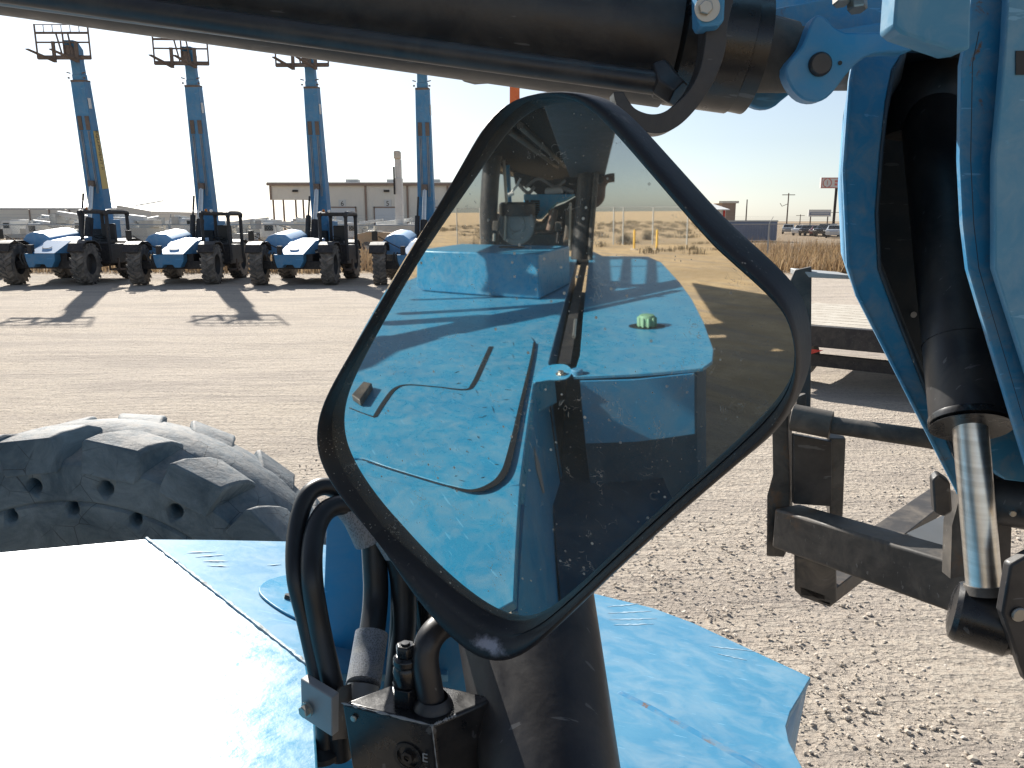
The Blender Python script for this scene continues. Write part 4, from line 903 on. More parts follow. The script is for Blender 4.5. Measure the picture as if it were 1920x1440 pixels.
# ------------------------------------------------------------------ far telehandlers (built facing -Y, front axle at the origin)
def make_tele():
    t = thing('telehandler', 'x', 'telehandler', (0, 0, 0), 'telehandlers parked in a row with booms raised')
    WORLD[t.name] = Matrix.Identity(4)
    def wheel(x, y, r=.67, w_=.40, steer=0):
        c = V(x, y, r); axd = V(math.cos(steer), math.sin(steer), 0); fw = UP.cross(axd)
        wh = MB().lathe(c, axd, [(.06, -.10), (.12, -.12), (.13, -.06), (.30, -.04), (.36, -.16), (.36, .16), (.30, .04), (.1, .06)], 28, True).build('wheel', 'rim_dark', t)
        m = MB(); m.lathe(c, axd, [(.34, -w_ * .42), (.5, -w_ * .5), (r * .9, -w_ * .46), (r * .93, -w_ * .3), (r * .94, 0), (r * .93, w_ * .3), (r * .9, w_ * .46), (.5, w_ * .5), (.34, w_ * .42)], 40)
        n = 20
        for sd in (-1, 1):
            for i in range(n):
                a = 2 * math.pi * (i + (.5 if sd > 0 else 0)) / n; ring_ = []
                for q in range(3):
                    tt = q / 2; aa = a + .22 * tt; off = sd * w_ * (.53 - .5 * tt); ur = fw * math.cos(aa) + UP * math.sin(aa); ta = -fw * math.sin(aa) + UP * math.cos(aa); pc_ = c + axd * off
                    hw = .045
                    ring_.append([pc_ + ur * (r * .88) - ta * hw, pc_ + ur * r - ta * hw * .8, pc_ + ur * r + ta * hw * .8, pc_ + ur * (r * .88) + ta * hw])
                m.rings(ring_)
        m.build('tyre', 'tyre_far', wh)
    wheel(-1.17, 0, steer=.12); wheel(1.17, 0, steer=.05); wheel(-1.17, 2.9); wheel(1.17, 2.9)
    MB().b2(-.72, .62, -.1, 3.6, .52, 1.02).b2(-1.1, 1.1, -.12, .12, .52, .78).b2(-1.1, 1.1, 2.8, 3.0, .5, .75).b2(.6, 1.0, .7, 2.4, .5, 1.0).build('chassis', 'black_far', t, bevel=.02)
    # front apron: blue bumper panel with two feet + sloping cover
    fp = MB(); fp.prism([V(-.55, -.45, 1.02), V(.42, -.45, 1.02), V(.42, -.45, .80), V(.30, -.45, .58), V(.12, -.45, .58), V(.06, -.45, .68), V(-.22, -.45, .68), V(-.28, -.45, .58), V(-.45, -.45, .58), V(-.52, -.45, .80)], V(0, .35, 0))
    fp.build('front_apron', 'blue_far', t, bevel=.02)
    sp_ = MB().add([V(-.40, -.44, 1.03), V(.42, -.44, 1.03), V(.60, .30, 1.42), V(-.20, .30, 1.42), V(-.40, .30, 1.0), V(.60, .30, 1.0)], [(0, 1, 2, 3), (1, 5, 2), (0, 3, 4), (0, 4, 5, 1), (3, 2, 5, 4)]).build('sloping_cover', 'blue_hood', t)
    MB().tube(crom([V(-.12, -.1, 1.225), V(-.08, -.18, 1.18), V(.1, -.18, 1.18), V(.18, -.1, 1.225)], 4), .01, 6).build('cover_handle', 'decal_black', sp_)
    # engine hood on the viewer's left
    hp = [V(-1.18, 0, 1.0), V(-1.18, 0, 1.42), V(-1.02, 0, 1.62), V(-.80, 0, 1.70), V(-.45, 0, 1.66), V(-.25, 0, 1.50), V(-.2, 0, 1.0)]
    hd = MB().rings([[p + V(.0, .55, -.02) for p in hp], [p + V(0, 2.4, .12) for p in hp]]).build('engine_hood', 'blue_hood', t, bevel=.03)
    MB().b2(-1.2, -1.195, 1.0, 2.2, 1.08, 1.35).build('louvre', 'decal_black', hd)
    MB().prism([V(-.2, .35, 1.40), V(.55, .35, 1.42), V(.6, 1.6, 1.52), V(-.2, 1.6, 1.52)], V(0, 0, -.3)).build('mid_deck', 'blue_hood', t, bevel=.02)
    # fenders
    for x, y in ((-1.17, 0), (1.17, 0), (-1.17, 2.9), (1.17, 2.9)):
        pr = [(-.62, 1.10), (-.50, 1.34), (-.25, 1.43), (.25, 1.43), (.50, 1.34), (.62, 1.10)]
        m = MB(); o_ = [V(x - .24, y + a, z) for a, z in pr]; i_ = [V(x - .24, y + a * .93, z - .04) for a, z in pr]
        m.prism(o_ + i_[::-1], V(.48, 0, 0)); m.build('fender', 'black_far', t, bevel=.01)
    # cab frame on viewer's right
    cab = MB()
    def bar(a, b, r=.06): cab.tube([a, b], r, 8)
    X0, X1, Y0, Y1, Zb, Zt = .62, 1.50, .95, 2.35, .75, 2.36
    for x, y in ((X0, Y0), (X1, Y0), (X0, Y1), (X1, Y1)): bar(V(x, y, Zb), V(x, y, Zt - .1)); 
    for x in (X0, X1):
        cab.tube(crom([V(x, Y0, Zt - .12), V(x, Y0 + .08, Zt), V(x, Y1 - .08, Zt), V(x, Y1, Zt - .12)], 4), .075, 8)
    for y in (Y0 + .05, Y1 - .05): bar(V(X0, y, Zt - .02), V(X1, y, Zt - .02))
    bar(V(X0, Y0, 1.30), V(X1, Y0, 1.30)); bar(V(X0, Y1, 1.30), V(X1, Y1, 1.30))
    cb_ = cab.build('cab_frame', 'black_far', t)
    m = MB(); 
    for i in range(7): m.b2(X0, X1, Y0 + .1 + i * .18, Y0 + .2 + i * .18, Zt - .01, Zt + .03)
    m.build('roof_grille', 'black_far', cb_)
    MB().b2(X0, X1, Y0 - .02, Y1, .62, 1.28).build('cab_body', 'black_far', t, bevel=.03)
    MB().b2(.85, 1.3, 1.75, 1.95, 1.3, 1.95).b2(.85, 1.3, 1.35, 1.8, 1.28, 1.42).build('seat', 'decal_black', cb_, bevel=.03)
    MB().lathe(V(1.07, 1.2, 1.5), V(0, .4, 1), [(.17, 0), (.19, .015), (.17, .03)], 20).cyl(V(1.07, 1.15, 1.3), V(1.07, 1.2, 1.5), .02, .02, 8).build('steering_wheel', 'decal_black', cb_)
    MB().b2(1.02, 1.16, Y0 - .035, Y0 - .022, .78, .92).build('data_plate', 'decal_white', t)
    # steps
    MB().b2(1.25, 1.62, 1.25, 1.7, .38, .44).b2(1.25, 1.30, 1.25, 1.3, .4, .8).b2(1.57, 1.62, 1.25, 1.3, .4, .8).build('step', 'iron_far', t)
    # beacon and lamp
    MB().lathe(V(.66, 1.35, Zt + .02), UP, [(.05, 0), (.05, .10), (.03, .13)], 14, True).build('beacon', 'beacon', cb_)
    MB().sphere(V(.95, .98, Zt + .08), .06, 10).build('work_lamp', 'lamp_lens', cb_)
    # mirror on a rod from the front apron
    mr = MB().tube([V(-.35, -.35, 1.18), V(-.8, -.38, 1.42), V(-1.12, -.40, 1.62)], .018, 6).build('mirror_arm', 'black_far', t)
    MB().b2(-1.33, -1.14, -.44, -.40, 1.48, 1.80).build('side_mirror', 'decal_black', mr, bevel=.02)
    MB().b2(-.42, -.28, -.46, -.30, 1.02, 1.30).build('valve_manifold', 'black_far', t)
    m = MB()
    for x in (-.62, -.52): m.tube(crom([V(x, -.42, 1.1), V(x - .05, -.48, .9), V(x + .02, -.45, .65)], 5), .02, 6)
    m.build('hose', 'hose', t)
    # boom
    p0 = V(-.02, 3.65, 1.45); p1 = V(-.02, 3.05, 7.62); bd_ = (p1 - p0).normalized(); lat = V(1, 0, 0); nb = bd_.cross(lat)
    def sec(p, wx, wz): return [p - lat * wx - nb * wz, p + lat * wx - nb * wz, p + lat * wx + nb * wz, p - lat * wx + nb * wz]
    bo_ = MB().rings([sec(p0 - bd_ * .3, .29, .28), sec(p0 + bd_ * 1.3, .29, .28), sec(p0 + bd_ * 5.4, .235, .22)]).build('boom', 'blue_far', t, bevel=.015)
    MB().rings([sec(p0 + bd_ * 5.35, .18, .17), sec(p0 + bd_ * 5.62, .18, .17)]).rings([sec(p0 + bd_ * 5.62, .165, .16), sec(p1 - bd_ * .1, .16, .15)]).build('inner_boom', 'blue_far', bo_, bevel=.01)
    m = MB()
    for sx in (-1, 1):
        m.tube([p0 + bd_ * 5.5 + lat * sx * .24 - nb * .22, p0 + bd_ * 5.5 + lat * sx * .30 - nb * .24], .03, 6)
        m.tube([p0 + bd_ * 5.65 + lat * sx * .20 - nb * .2, p0 + bd_ * 5.68 + lat * sx * .32 - nb * .22], .02, 6)
    m.rings([sec(p0 + bd_ * 5.37, .235, .225), sec(p0 + bd_ * 5.44, .235, .225)]); m.build('wear_pad_collar', 'iron_far', bo_)
    # sign of nb: front side faces -Y
    fs = -1 if nb.y > 0 else 1; nf = nb * fs
    for sx in (-.13, .13):
        c = p0 + bd_ * 3.9 + lat * sx + nf * .27
        MB().tube([c - bd_ * 2.3 + nf * .04, c - bd_ * .15], .016, 6).tube([c - bd_ * 2.3 + lat * .05 + nf * .04, c - bd_ * .15 + lat * .05], .012, 6).build('boom_pipe', 'steel_plate', bo_)
        MB().prism([c - lat * .05 - bd_ * .12, c + lat * .09 - bd_ * .12, c + lat * .09 + bd_ * .35, c - lat * .05 + bd_ * .35], nf * -.03).build('pipe_clamp', 'iron_far', bo_)
    if 0: MB().prism([p0 + bd_ * 1.5 + lat * .34 + nf * .14, p0 + bd_ * 1.5 + lat * .34 - nf * .14, p0 + bd_ * 3.6 + lat * .30 - nf * .12, p0 + bd_ * 3.6 + lat * .30 + nf * .12], lat * .012).build('side_decal', 'blue_far', bo_)
    MB().prism([p0 + bd_ * 4.5 + lat * .26 + nf * .2, p0 + bd_ * 4.5 + lat * .26 + nf * .05, p0 + bd_ * 4.85 + lat * .255 + nf * .05, p0 + bd_ * 4.85 + lat * .255 + nf * .2], lat * .03).build('angle_gauge', 'decal_white', bo_)
    # goose neck head
    hd0 = p1 - bd_ * .15; 
    MB().rings([sec(hd0, .17, .16), [q + V(0, -.05, .12) for q in sec(hd0 + bd_ * .25, .19, .22)], [q + V(.03, -.35, .05) for q in sec(hd0 + bd_ * .55, .19, .14)]]).build('boom_head', 'blue_far', bo_, bevel=.03)
    # lift cylinder in front of boom
    k0 = V(-.05, 2.45, 1.15); k1 = p0 + bd_ * 1.95 + nf * .33; km = k0.lerp(k1, .45)
    lc = MB().tube([k0, km], [.13, .13], 16).build('lift_cylinder', 'black_far', t)
    MB().tube([km, k1], [.075, .075], 14).build('piston_rod', 'chrome', lc)
    MB().box(k1, (.2, .2, .2)).build('rod_pin', 'iron_far', lc)
    MB().tube([V(-.28, 2.4, 1.2), V(-.26, 2.7, 2.3)], .09, 12).tube([V(-.26, 2.7, 2.3), V(-.24, 2.9, 3.0)], .035, 8).build('slave_cylinder', 'black_far', t)
    MB().b2(-.45, .25, 3.2, 4.1, 1.0, 1.75).build('boom_cradle', 'black_far', t, bevel=.03)
    MB().b2(.36, .48, 3.0, 3.9, 1.4, 2.1).build('cradle_plate', 'blue_far', t, bevel=.02)
    # carriage with forks
    cc = V(-.12, 2.45, 7.86); m = MB(); W2 = .90
    def cb2(a, b, r=.03): m.tube([cc + V(*a), cc + V(*b)], r, 6)
    cb2((-W2, 0, -.38), (W2, 0, -.38), .07); cb2((-W2, 0, .10), (W2, 0, .10), .028); cb2((-W2, 0, .40), (W2, 0, .40), .038); cb2((-W2, 0, .66), (W2, 0, .66), .015)
    for x in (-W2, W2): cb2((x, 0, -.42), (x, 0, .68), .03)
    for i in range(1, 6): cb2((-W2 + i * .3 - .0, 0, .4), (-W2 + i * .3, 0, .66), .014)
    cb2((-.2, 0, .4), (-.05, 0, -.35), .03); cb2((.02, 0, .4), (.02, 0, -.35), .03); cb2((.2, 0, .4), (.3, 0, -.35), .03)
    m.b2(cc.x - .02, cc.x + .2, cc.y + .02, cc.y + .35, cc.z - .38, cc.z + .02)
    ca2 = m.build('fork_carriage', 'iron_far', t)
    for x in (-.35, .42):
        f_ = MB().prism([cc + V(x, -.04, .12), cc + V(x, -.09, .12), cc + V(x, -.10, -.48), cc + V(x - .35, -1.0, -.30), cc + V(x - .35, -1.0, -.33), cc + V(x, -.04, -.55)], V(.11, 0, 0)).build('fork', 'iron_far', ca2)
    return t
T0 = make_tele()
tl = [(-15.1, 25.4, 0, 'blue telehandler with raised boom and forks, second of the row, amber stripe down its boom'),
      (-11.0, 25.4, 0, 'blue telehandler with raised boom, second in view from the left edge, between the amber-striped one and the warehouse'),
      (-7.1, 25.4, 0, 'blue telehandler with raised boom just left of the weedy gap, before the canopy'),
      (-3.15, 25.4, 0, 'blue telehandler partly hidden behind the left edge of the big mirror'),
      (-20.1, 25.4, 0, 'telehandler cut off by the left edge of the photo, only a tyre showing')]
tl[0] = (*tl[0][:3], 'leftmost whole blue telehandler, its raised boom with an amber lettered strip')
tl[1] = (*tl[1][:3], 'blue telehandler with raised boom, between the amber-striped one and the one before the canopy')
TT = []
for i, (x, y, rz, lb) in enumerate(tl):
    o = T0 if i == 0 else copy_tree(T0)
    place(o, (x, y, 0), rz + (0, .05, -.03, -.01, .01)[i], lb); o.scale.z = (1, .975, .968, .962, .97)[i]; TT.append(o)
# yellow strip with lettering belongs to the first only
p0 = V(-.02, 3.65, 1.45); bd_ = (V(-.02, 3.05, 7.75) - p0).normalized(); nf = V(0, -bd_.z, bd_.y)
WORLD[T0.name] = Matrix.Identity(4)
yd = MB().prism([p0 + bd_ * q + V(.297 - max(0, q - 1.3) * .0134, 0, 0) + nf * s for q, s in ((1.75, .22), (1.75, -.2), (3.75, -.16), (3.75, .18))], V(.006, 0, 0)).build('boom_decal', 'decal_yellow')
yd.parent = T0
yt = text_mesh('EQUIPMENT RENTAL', .22, 'decal_black', None, frameM(p0 + bd_ * 2.75 + V(.286, 0, 0), bd_ * -1, -nf), depth=.002); yt.parent = yd; yt.name = 'lettering'
# ------------------------------------------------------------------ fence
def fence(name, label, pts, h, postpx=None, arms=True):
    t = thing(name, label, 'fence', pts[0])
    for i, p in enumerate(pts):
        p = Vector(p); m = MB().cyl(p, p + V(0, 0, h), .045, .045, 8)
        if arms: m.cyl(p + V(0, 0, h), p + V(.16, -.12, h + .38), .015, .015, 6)
        m.build('post', 'galv', t)
    m = MB(); w_ = MB(); r_ = MB()
    for a, b in zip(pts, pts[1:]):
        a, b = Vector(a), Vector(b); r_.cyl(a + V(0, 0, h - .03), b + V(0, 0, h - .03), .022, .022, 6)
        w_.prism([a + V(0, .03, .03), b + V(0, .03, .03), b + V(0, .03, h - .05), a + V(0, .03, h - .05)], V(0, .004, 0))
        if arms:
            for q in range(3):
                o_ = V(.05 + .05 * q, -.04 - .035 * q, h + .12 + .12 * q); m.cyl(a + o_, b + o_, .004, .004, 4)
    r_.build('top_rail', 'galv', t); w_.build('chain_link', 'mesh_wire', t)
    if arms: m.build('barbed_wire', 'galv', t)
    return t
fp_ = [(-19.9 - 6.6 * 3 + 6.6 * i, 30.2, 0) for i in range(6)] + [(-6.45, 30.2, 0), (0.2, 30.6, 0)]
fp_ = [(x, 30.2, 0) for x in (-46, -39.6, -33, -26.4, -19.9, -13.2, -6.45)]
fence('chain_link_fence', 'galvanised chain link fence with slanted barbed wire arms behind the row of telehandlers', fp_, 1.93)
fence('chain_link_fence', 'chain link fence with one bent post arm along the dry grass field at right', [(-6.45, 30.2, 0), (-.5, 34.2, 0), (5.8, 39, 0), (14.6, 44.5, 0), (21, 47, 0), (29, 50, 0)], 1.9)

# ------------------------------------------------------------------ buildings
# long pale warehouse at far left
def warehouse1():
    Y = 150; a = PY(-500, 470, Y); zt = PY(0, 393, Y).z
    zr = PY(0, 386, Y + 12).z; xR = PY(286, 400, Y).x; xg = PY(220, 387, Y).x
    t = thing('warehouse', 'long low pale warehouse with white roof behind the leftmost telehandler', 'warehouse', (xg - 30, Y, 0))
    x0 = PY(-700, 400, Y).x
    MB().b2(x0, xg, Y, Y + 40, 0, zt).build('wall', 'metal_siding', t)
    MB().prism([V(xg, Y, zt + .05), V(x0, Y, zt + .05), V(x0, Y + 20, zr + 1.1), V(xg, Y + 20, zr + 1.1)], V(0, 0, .3)).build('roof', 'roof_white', t)
    zg = PY(220, 385, Y).z
    MB().prism([V(xg + .1, Y - .5, 0), V(xR, Y - .5, 0), V(xR, Y - .5, PY(286, 396, Y).z), V(xg + .5, Y - .5, zg), V(xg + .1, Y - .5, zg)], V(0, 30, 0)).build('gable_wall', 'metal_siding', t)
    for px in (5, 33, 68, 102, 138): 
        c = PY(px, 388, Y + 6); MB().b2(c.x - .9 * 1.6, c.x + .9 * 1.6, Y + 6, Y + 7, c.z - .9, c.z + .15).build('skylight', 'galv', t)
    for px in (56, 93, 131, 167, 214): 
        x = PY(px, 400, Y).x; MB().b2(x - .08, x + .08, Y - .2, Y - .003, 0, zt).build('trim', 'brown_wall', t)
warehouse1()
def warehouse2():
    Y = 118; xl = PY(507, 380, Y).x; xm = PY(600, 380, Y).x; xr = PY(980, 380, Y).x; zt = PY(600, 345, Y).z; zr = PY(600, 341.5, Y + 14).z
    t = thing('warehouse', 'tall beige warehouse with brown trim, white roller doors and open canopy end', 'warehouse', (xm, Y, 0))
    MB().b2(xm, xr, Y, Y + 30, 0, zt).build('wall', 'metal_siding', t)
    zc = PY(520, 375, Y).z
    MB().b2(xl, xm - .01, Y + .02, Y + .3, zc, zt).build('canopy_wall', 'metal_siding', t)
    MB().prism([V(xl + .02, Y + .31, zc + .5), V(xl + .02, Y + .31, zt - .02), V(xl + .02, Y + 25, zt), V(xl + .02, Y + 25, zc + .5)], V(.2, 0, 0)).build('canopy_wall', 'metal_siding', t)
    MB().b2(xl - .3, xr, Y - .35, Y + 31, zt + .003, zt + .25).build('roof', 'roof_white', t)
    MB().b2(xl - .32, xr, Y - .42, Y - .36, zt - .25, zt + .12).build('eave_trim', 'brown_wall', t)
    for px in (513, 532, 555, 569): x = PY(px, 400, Y).x; MB().b2(x - .12, x + .12, Y + .05, Y + .29, 0, zc - .003).build('column', 'brown_wall', t)
    for px in (510, 602.5, 687, 765, 840): x = PY(px, 400, Y).x; MB().b2(x - .14, x + .14, Y - .2, Y - .004, (0 if px > 520 else zc), zt - .26).build('trim', 'brown_wall', t)
    for px0, px1, nmb in ((618, 666, '6'), (703, 745, '5'), (790, 832, '4')):
        a, b = PY(px0, 390, Y), PY(px1, 390, Y); MB().b2(a.x, b.x, Y - .12, Y - .01, 0, a.z).build('roller_door', 'door_white', t)
        MB().b2(a.x - .2, a.x - .01, Y - .16, Y - .006, 0, a.z + .2).b2(b.x + .01, b.x + .2, Y - .16, Y - .006, 0, b.z + .2).b2(a.x - .2, b.x + .2, Y - .16, Y - .006, a.z + .003, a.z + .2).build('door_frame', 'brown_wall', t)
        c = PY(px0 + 24, 382, Y); pt = MB().b2(c.x - .55, c.x + .55, Y - .1, Y - .02, c.z - .6, c.z + .6).build('number_plate', 'decal_white', t)
        text_mesh(nmb, 1.0, 'decal_black', pt, frameM((c.x, Y - .12, c.z), (1, 0, 0), (0, 0, 1)), depth=.005)
    for px in (554, 725, 872): c = PY(px, 358, Y); MB().b2(c.x - .4, c.x + .4, Y - .3, Y - .01, c.z - .15, c.z + .15).build('wall_vent', 'black_far', t)
    for px in (664, 740, 815, 890): c = PY(px, 340, Y + 14); MB().b2(c.x - 1.0, c.x + 1.0, Y + 12, Y + 14, zt + .25, zt + 1.3).build('roof_vent', 'galv', t)
warehouse2()
# container/wall & small buildings at right
def rb():
    Y = 78; a = PY(1340, 416, Y); b = PY(1458, 416, Y)
    t = thing('container', 'long blue-grey shipping container in the field beyond the dry grass', 'container', (a.x, Y, 0))
    ct = MB().b2(a.x, b.x, Y, Y + 2.6, 0.1, a.z); ct.build('body', 'container_blue', t)
    MB().b2(a.x - .05, b.x + .05, Y - .05, Y + 2.65, a.z + .003, a.z + .15).build('roof', 'galv', t)
    m = MB()
    for i in range(24): x = a.x + (b.x - a.x) * (i + .5) / 24; m.b2(x - .06, x + .06, Y - .06, Y - .003, .2, a.z - .1)
    m.build('corrugation', 'container_blue', t)
    Y = 120; a = PY(1320, 393, Y); b = PY(1361, 393, Y)
    t = thing('shed', 'low beige shed with white roof just right of the mirror', 'shed', (b.x, Y, 0))
    MB().b2(a.x - 4, b.x, Y, Y + 8, 0, a.z - .1).build('wall', 'metal_siding', t)
    MB().prism([V(a.x - 4, Y - .4, a.z - .08), V(b.x + .5, Y - .4, a.z - .08), V(b.x - 1.5, Y + 4, a.z + 1.0), V(a.x - 4, Y + 4, a.z + 1.0)], V(0, 0, .12)).build('roof', 'roof_white', t)
    MB().b2(b.x - .4, b.x - .1, Y - .15, Y - .004, 0, a.z - .12).build('trim', 'red', t)
    Y = 130; a = PY(1354, 381, Y); b = PY(1380, 381, Y)
    t = thing('building', 'tall narrow brown building behind the low beige shed', 'building', (b.x, Y, 0))
    MB().b2(a.x, b.x, Y, Y + 10, 0, a.z).build('wall', 'brown_wall', t); MB().b2(a.x - .6, b.x + .4, Y - .3, Y + 10.2, a.z + .003, a.z + .35).build('roof', 'cream', t)
rb()
def pole(px, ytop, Y, label, arm=True, arm2=False):
    p = PY(px, ytop, Y); t = thing('utility_pole', label, 'utility pole', (p.x, Y, 0))
    MB().cyl(V(p.x, Y, 0), p, .16, .11, 10).build('pole', 'iron_far', t)
    if arm: MB().box(p - V(0, 0, .35), (2.6, .14, .14)).build('crossarm', 'iron_far', t)
    if arm2: MB().tube([V(p.x, Y, p.z * .72), p + V(-1.2, 0, -2.6), p + V(-1.6, 0, -2.0)], .06, 6).build('lamp_arm', 'iron_far', t)
pole(1479, 362, 160, 'wooden utility pole with crossarm left of the red and white sign', True, True)
pole(1401, 374, 165, 'thin bare utility pole right of the brown building', False)
pole(1501, 402, 240, 'tiny distant utility pole left of the low billboard')
pole(1566, 396, 220, 'small distant pole beside the sign post')
def signs():
    Y = 130; a = PY(1539, 333, Y); b = PY(1590, 353, Y); c = PY(1563, 415, Y)
    t = thing('pole_sign', 'red and white sign on a tall dark pole with a circled 1', 'sign', (c.x, Y, 0))
    MB().cyl(V(c.x, Y, 0), V(c.x, Y, b.z), .22, .22, 12).build('pole', 'black_far', t)
    pn_ = MB().b2(a.x, b.x, Y - .3, Y + .3, b.z, a.z).build('panel', 'decal_white', t)
    m = MB(); w_ = .12; 
    m.b2(a.x + .05, b.x - .05, Y - .34, Y - .303, a.z - w_ - .03, a.z - .03).b2(a.x + .05, b.x - .05, Y - .34, Y - .303, b.z + .03, b.z + .03 + w_).b2(a.x + .05, a.x + .05 + w_, Y - .34, Y - .303, b.z + w_ + .033, a.z - w_ - .033); m.build('border', 'decal_red', pn_)
    k_ = PY(1551.5, 343, Y - .35)
    for s0 in (.25, math.pi + .25):
        ar = [V(k_.x + math.sin(s0 + q * (math.pi - .5) / 14) * .68, Y - .32, k_.z + math.cos(s0 + q * (math.pi - .5) / 14) * .68) for q in range(15)]
        MB().tube(ar, .07, 6).build('ring', 'decal_red', pn_)
    text_mesh('1', 1.0, 'decal_red', pn_, frameM((k_.x, Y - .33, k_.z), (1, 0, 0), (0, 0, 1)), depth=.01)
    m = MB(); k2 = PY(1564, 341, Y)
    for i in range(2): m.b2(k2.x, k2.x + 1.6, Y - .35, Y - .303, k2.z - .1 - i * .5, k2.z + .25 - i * .5)
    m.build('side_bars', 'decal_red', pn_)
    Y = 150; a = PY(1516, 393, Y); b = PY(1557, 406, Y)
    t = thing('billboard', 'low wide pale blue billboard above the parked cars', 'billboard', ((a.x + b.x) / 2, Y, 0))
    pn_ = MB().b2(a.x, b.x, Y - .2, Y + .2, b.z, a.z).build('panel', 'decal_white', t)
    MB().b2(a.x + .2, b.x - .2, Y - .24, Y - .203, b.z + .25, a.z - .5).build('face', 'container_blue', pn_)
    m = MB()
    for i in range(2): m.b2(a.x + .4, b.x - .4, Y - .28, Y - .243, a.z - .75 - i * .35, a.z - .62 - i * .35)
    m.build('text_lines', 'decal_white', pn_)
    for x in (a.x + .5, b.x - .5): MB().cyl(V(x, Y, 0), V(x, Y, b.z), .12, .12, 8).build('post', 'iron_far', t)
signs()
# cars
def car(px, py, Y, mat, label, rz, s=1.0):
    c = PY(px, py, Y); t = thing('parked_car', label, 'car', (0, 0, 0), 'cars parked beyond the field')
    pr = [(-2.2, .35), (-2.25, .75), (-2.1, .95), (-1.3, 1.0), (-.7, 1.45), (.9, 1.48), (1.6, 1.02), (2.15, .95), (2.25, .7), (2.2, .35)]
    m = MB(); rr = [[V(x, y * (1 - (.12 if z > 1.1 else 0)), z) for x, z in pr] for y in (-.88, -.85, .85, .88)]
    m.rings([[V(x, -.88 + (.14 if z > 1.1 else 0), z) for x, z in pr], [V(x, .88 - (.14 if z > 1.1 else 0), z) for x, z in pr]]); m.build('body', mat, t, bevel=.06, segs=3)
    m = MB().prism([V(-1.12, -.80, 1.03), V(-.65, -.755, 1.38), V(.85, -.755, 1.40), V(1.4, -.80, 1.04)], V(0, -.02, 0)).prism([V(-1.12, .80, 1.03), V(-.65, .755, 1.38), V(.85, .755, 1.40), V(1.4, .80, 1.04)], V(0, .02, 0))
    m.prism([V(-1.27, -.7, 1.04), V(-1.27, .7, 1.04), V(-.76, .66, 1.42), V(-.76, -.66, 1.42)], V(-.02, 0, .02)); m.build('windows', 'glass_dark', t)
    for x in (-1.4, 1.4):
        for y in (-.82, .82):
            wh = MB().lathe(V(x, y, .33), V(0, 1, 0), [(.2, -.1), (.2, .1)], 16, True).build('wheel', 'galv', t)
            MB().lathe(V(x, y, .33), V(0, 1, 0), [(.2, -.11), (.33, -.1), (.33, .1), (.2, .11)], 20).build('tyre', 'decal_black', wh)
    for y in (-.6, .6): MB().b2(-2.28, -2.22, y - .18, y + .18, .66, .8).build('headlight', 'lamp_lens', t)
    place(t, (c.x, Y, 0), rz, label, s)
car(1505, 437, 112, 'car_white', 'white car at the left end of the row of parked cars', .9)
car(1516, 437, 110, 'car_black', 'black car second in the parked row, beside the white one', 1.0)
car(1536, 438, 107, 'car_maroon', 'dark maroon car in the middle of the parked row', 1.0)
car(1551, 438, 104, 'car_black', 'large black car under the dark sign pole', .8, 1.1)
car(1566, 440, 96, 'car_silver', 'silver car nearest the blue boom head', 1.1, 1.05)
car(1478, 436, 125, 'car_grey', 'grey car by the right end of the blue-grey container', 1.2)
# ------------------------------------------------------------------ yard of pale equipment beyond the fence
def make_lift(kind):
    t = thing('crane_truck', 'x', 'crane truck', (0, 0, 0), 'pale machines parked in the yard beyond the fence')
    MB().b2(-3.6, 3.6, -1.1, 1.1, .75, 1.15).build('chassis', 'cream' if kind else 'galv', t, bevel=.04)
    MB().prism([V(-3.6, -1.15, 1.16), V(-3.6, -1.15, 2.3), V(-3.2, -1.15, 2.75), V(-2.1, -1.15, 2.75), V(-2.0, -1.15, 1.16)], V(0, 2.3, 0)).build('cab', 'white_far', t, bevel=.06)
    MB().prism([V(-3.1, -1.16, 1.9), V(-3.1, -1.16, 2.5), V(-2.2, -1.16, 2.5), V(-2.2, -1.16, 1.9)], V(0, -.02, 0)).build('window', 'glass_dark', t)
    m = MB().b2(-.9, .9, -1.0, 1.0, 1.16, 1.9).b2(-.3, 1.2, -.5, .5, 1.9, 2.5)
    if kind == 0: m.b2(1.0, 3.4, -1.1, 1.1, 1.16, 1.7)
    m.build('turret', 'cream', t, bevel=.05)
    e = V(-3.6, 0, 2.95) if kind else V(4.0, 0, 3.1)
    m = MB().rings([[V(0, -.25, 2.3), V(0, .25, 2.3), V(0, .25, 2.8), V(0, -.25, 2.8)], [e + V(0, -.16, -.2), e + V(0, .16, -.2), e + V(0, .16, .2), e + V(0, -.16, .2)]])
    bo_ = m.build('boom', 'white_far', t, bevel=.02)
    MB().tube([V(.2, 0, 1.9), V(e.x * .45, 0, 2.5)], .09, 8).build('lift_cylinder', 'galv', t)
    MB().b2(e.x - .2, e.x + .5, -.5, .5, e.z - .9, e.z - .85).b2(e.x - .2, e.x - .15, -.5, .5, e.z - .9, e.z).b2(e.x + .45, e.x + .5, -.5, .5, e.z - .9, e.z).b2(e.x - .2, e.x + .5, .45, .5, e.z - .05, e.z).build('basket', 'galv', bo_)
    for x in (-2.6, 1.3, 2.6):
        for y in (-.95, .95):
            wh = MB().lathe(V(x, y, .52), V(0, 1, 0), [(.25, -.15), (.25, .15)], 14, True).build('wheel', 'galv', t)
            MB().lathe(V(x, y, .52), V(0, 1, 0), [(.25, -.17), (.52, -.15), (.52, .15), (.25, .17)], 18).build('tyre', 'tyre_far', wh)
    return t
L0 = make_lift(0); L1 = make_lift(1)
spots = []
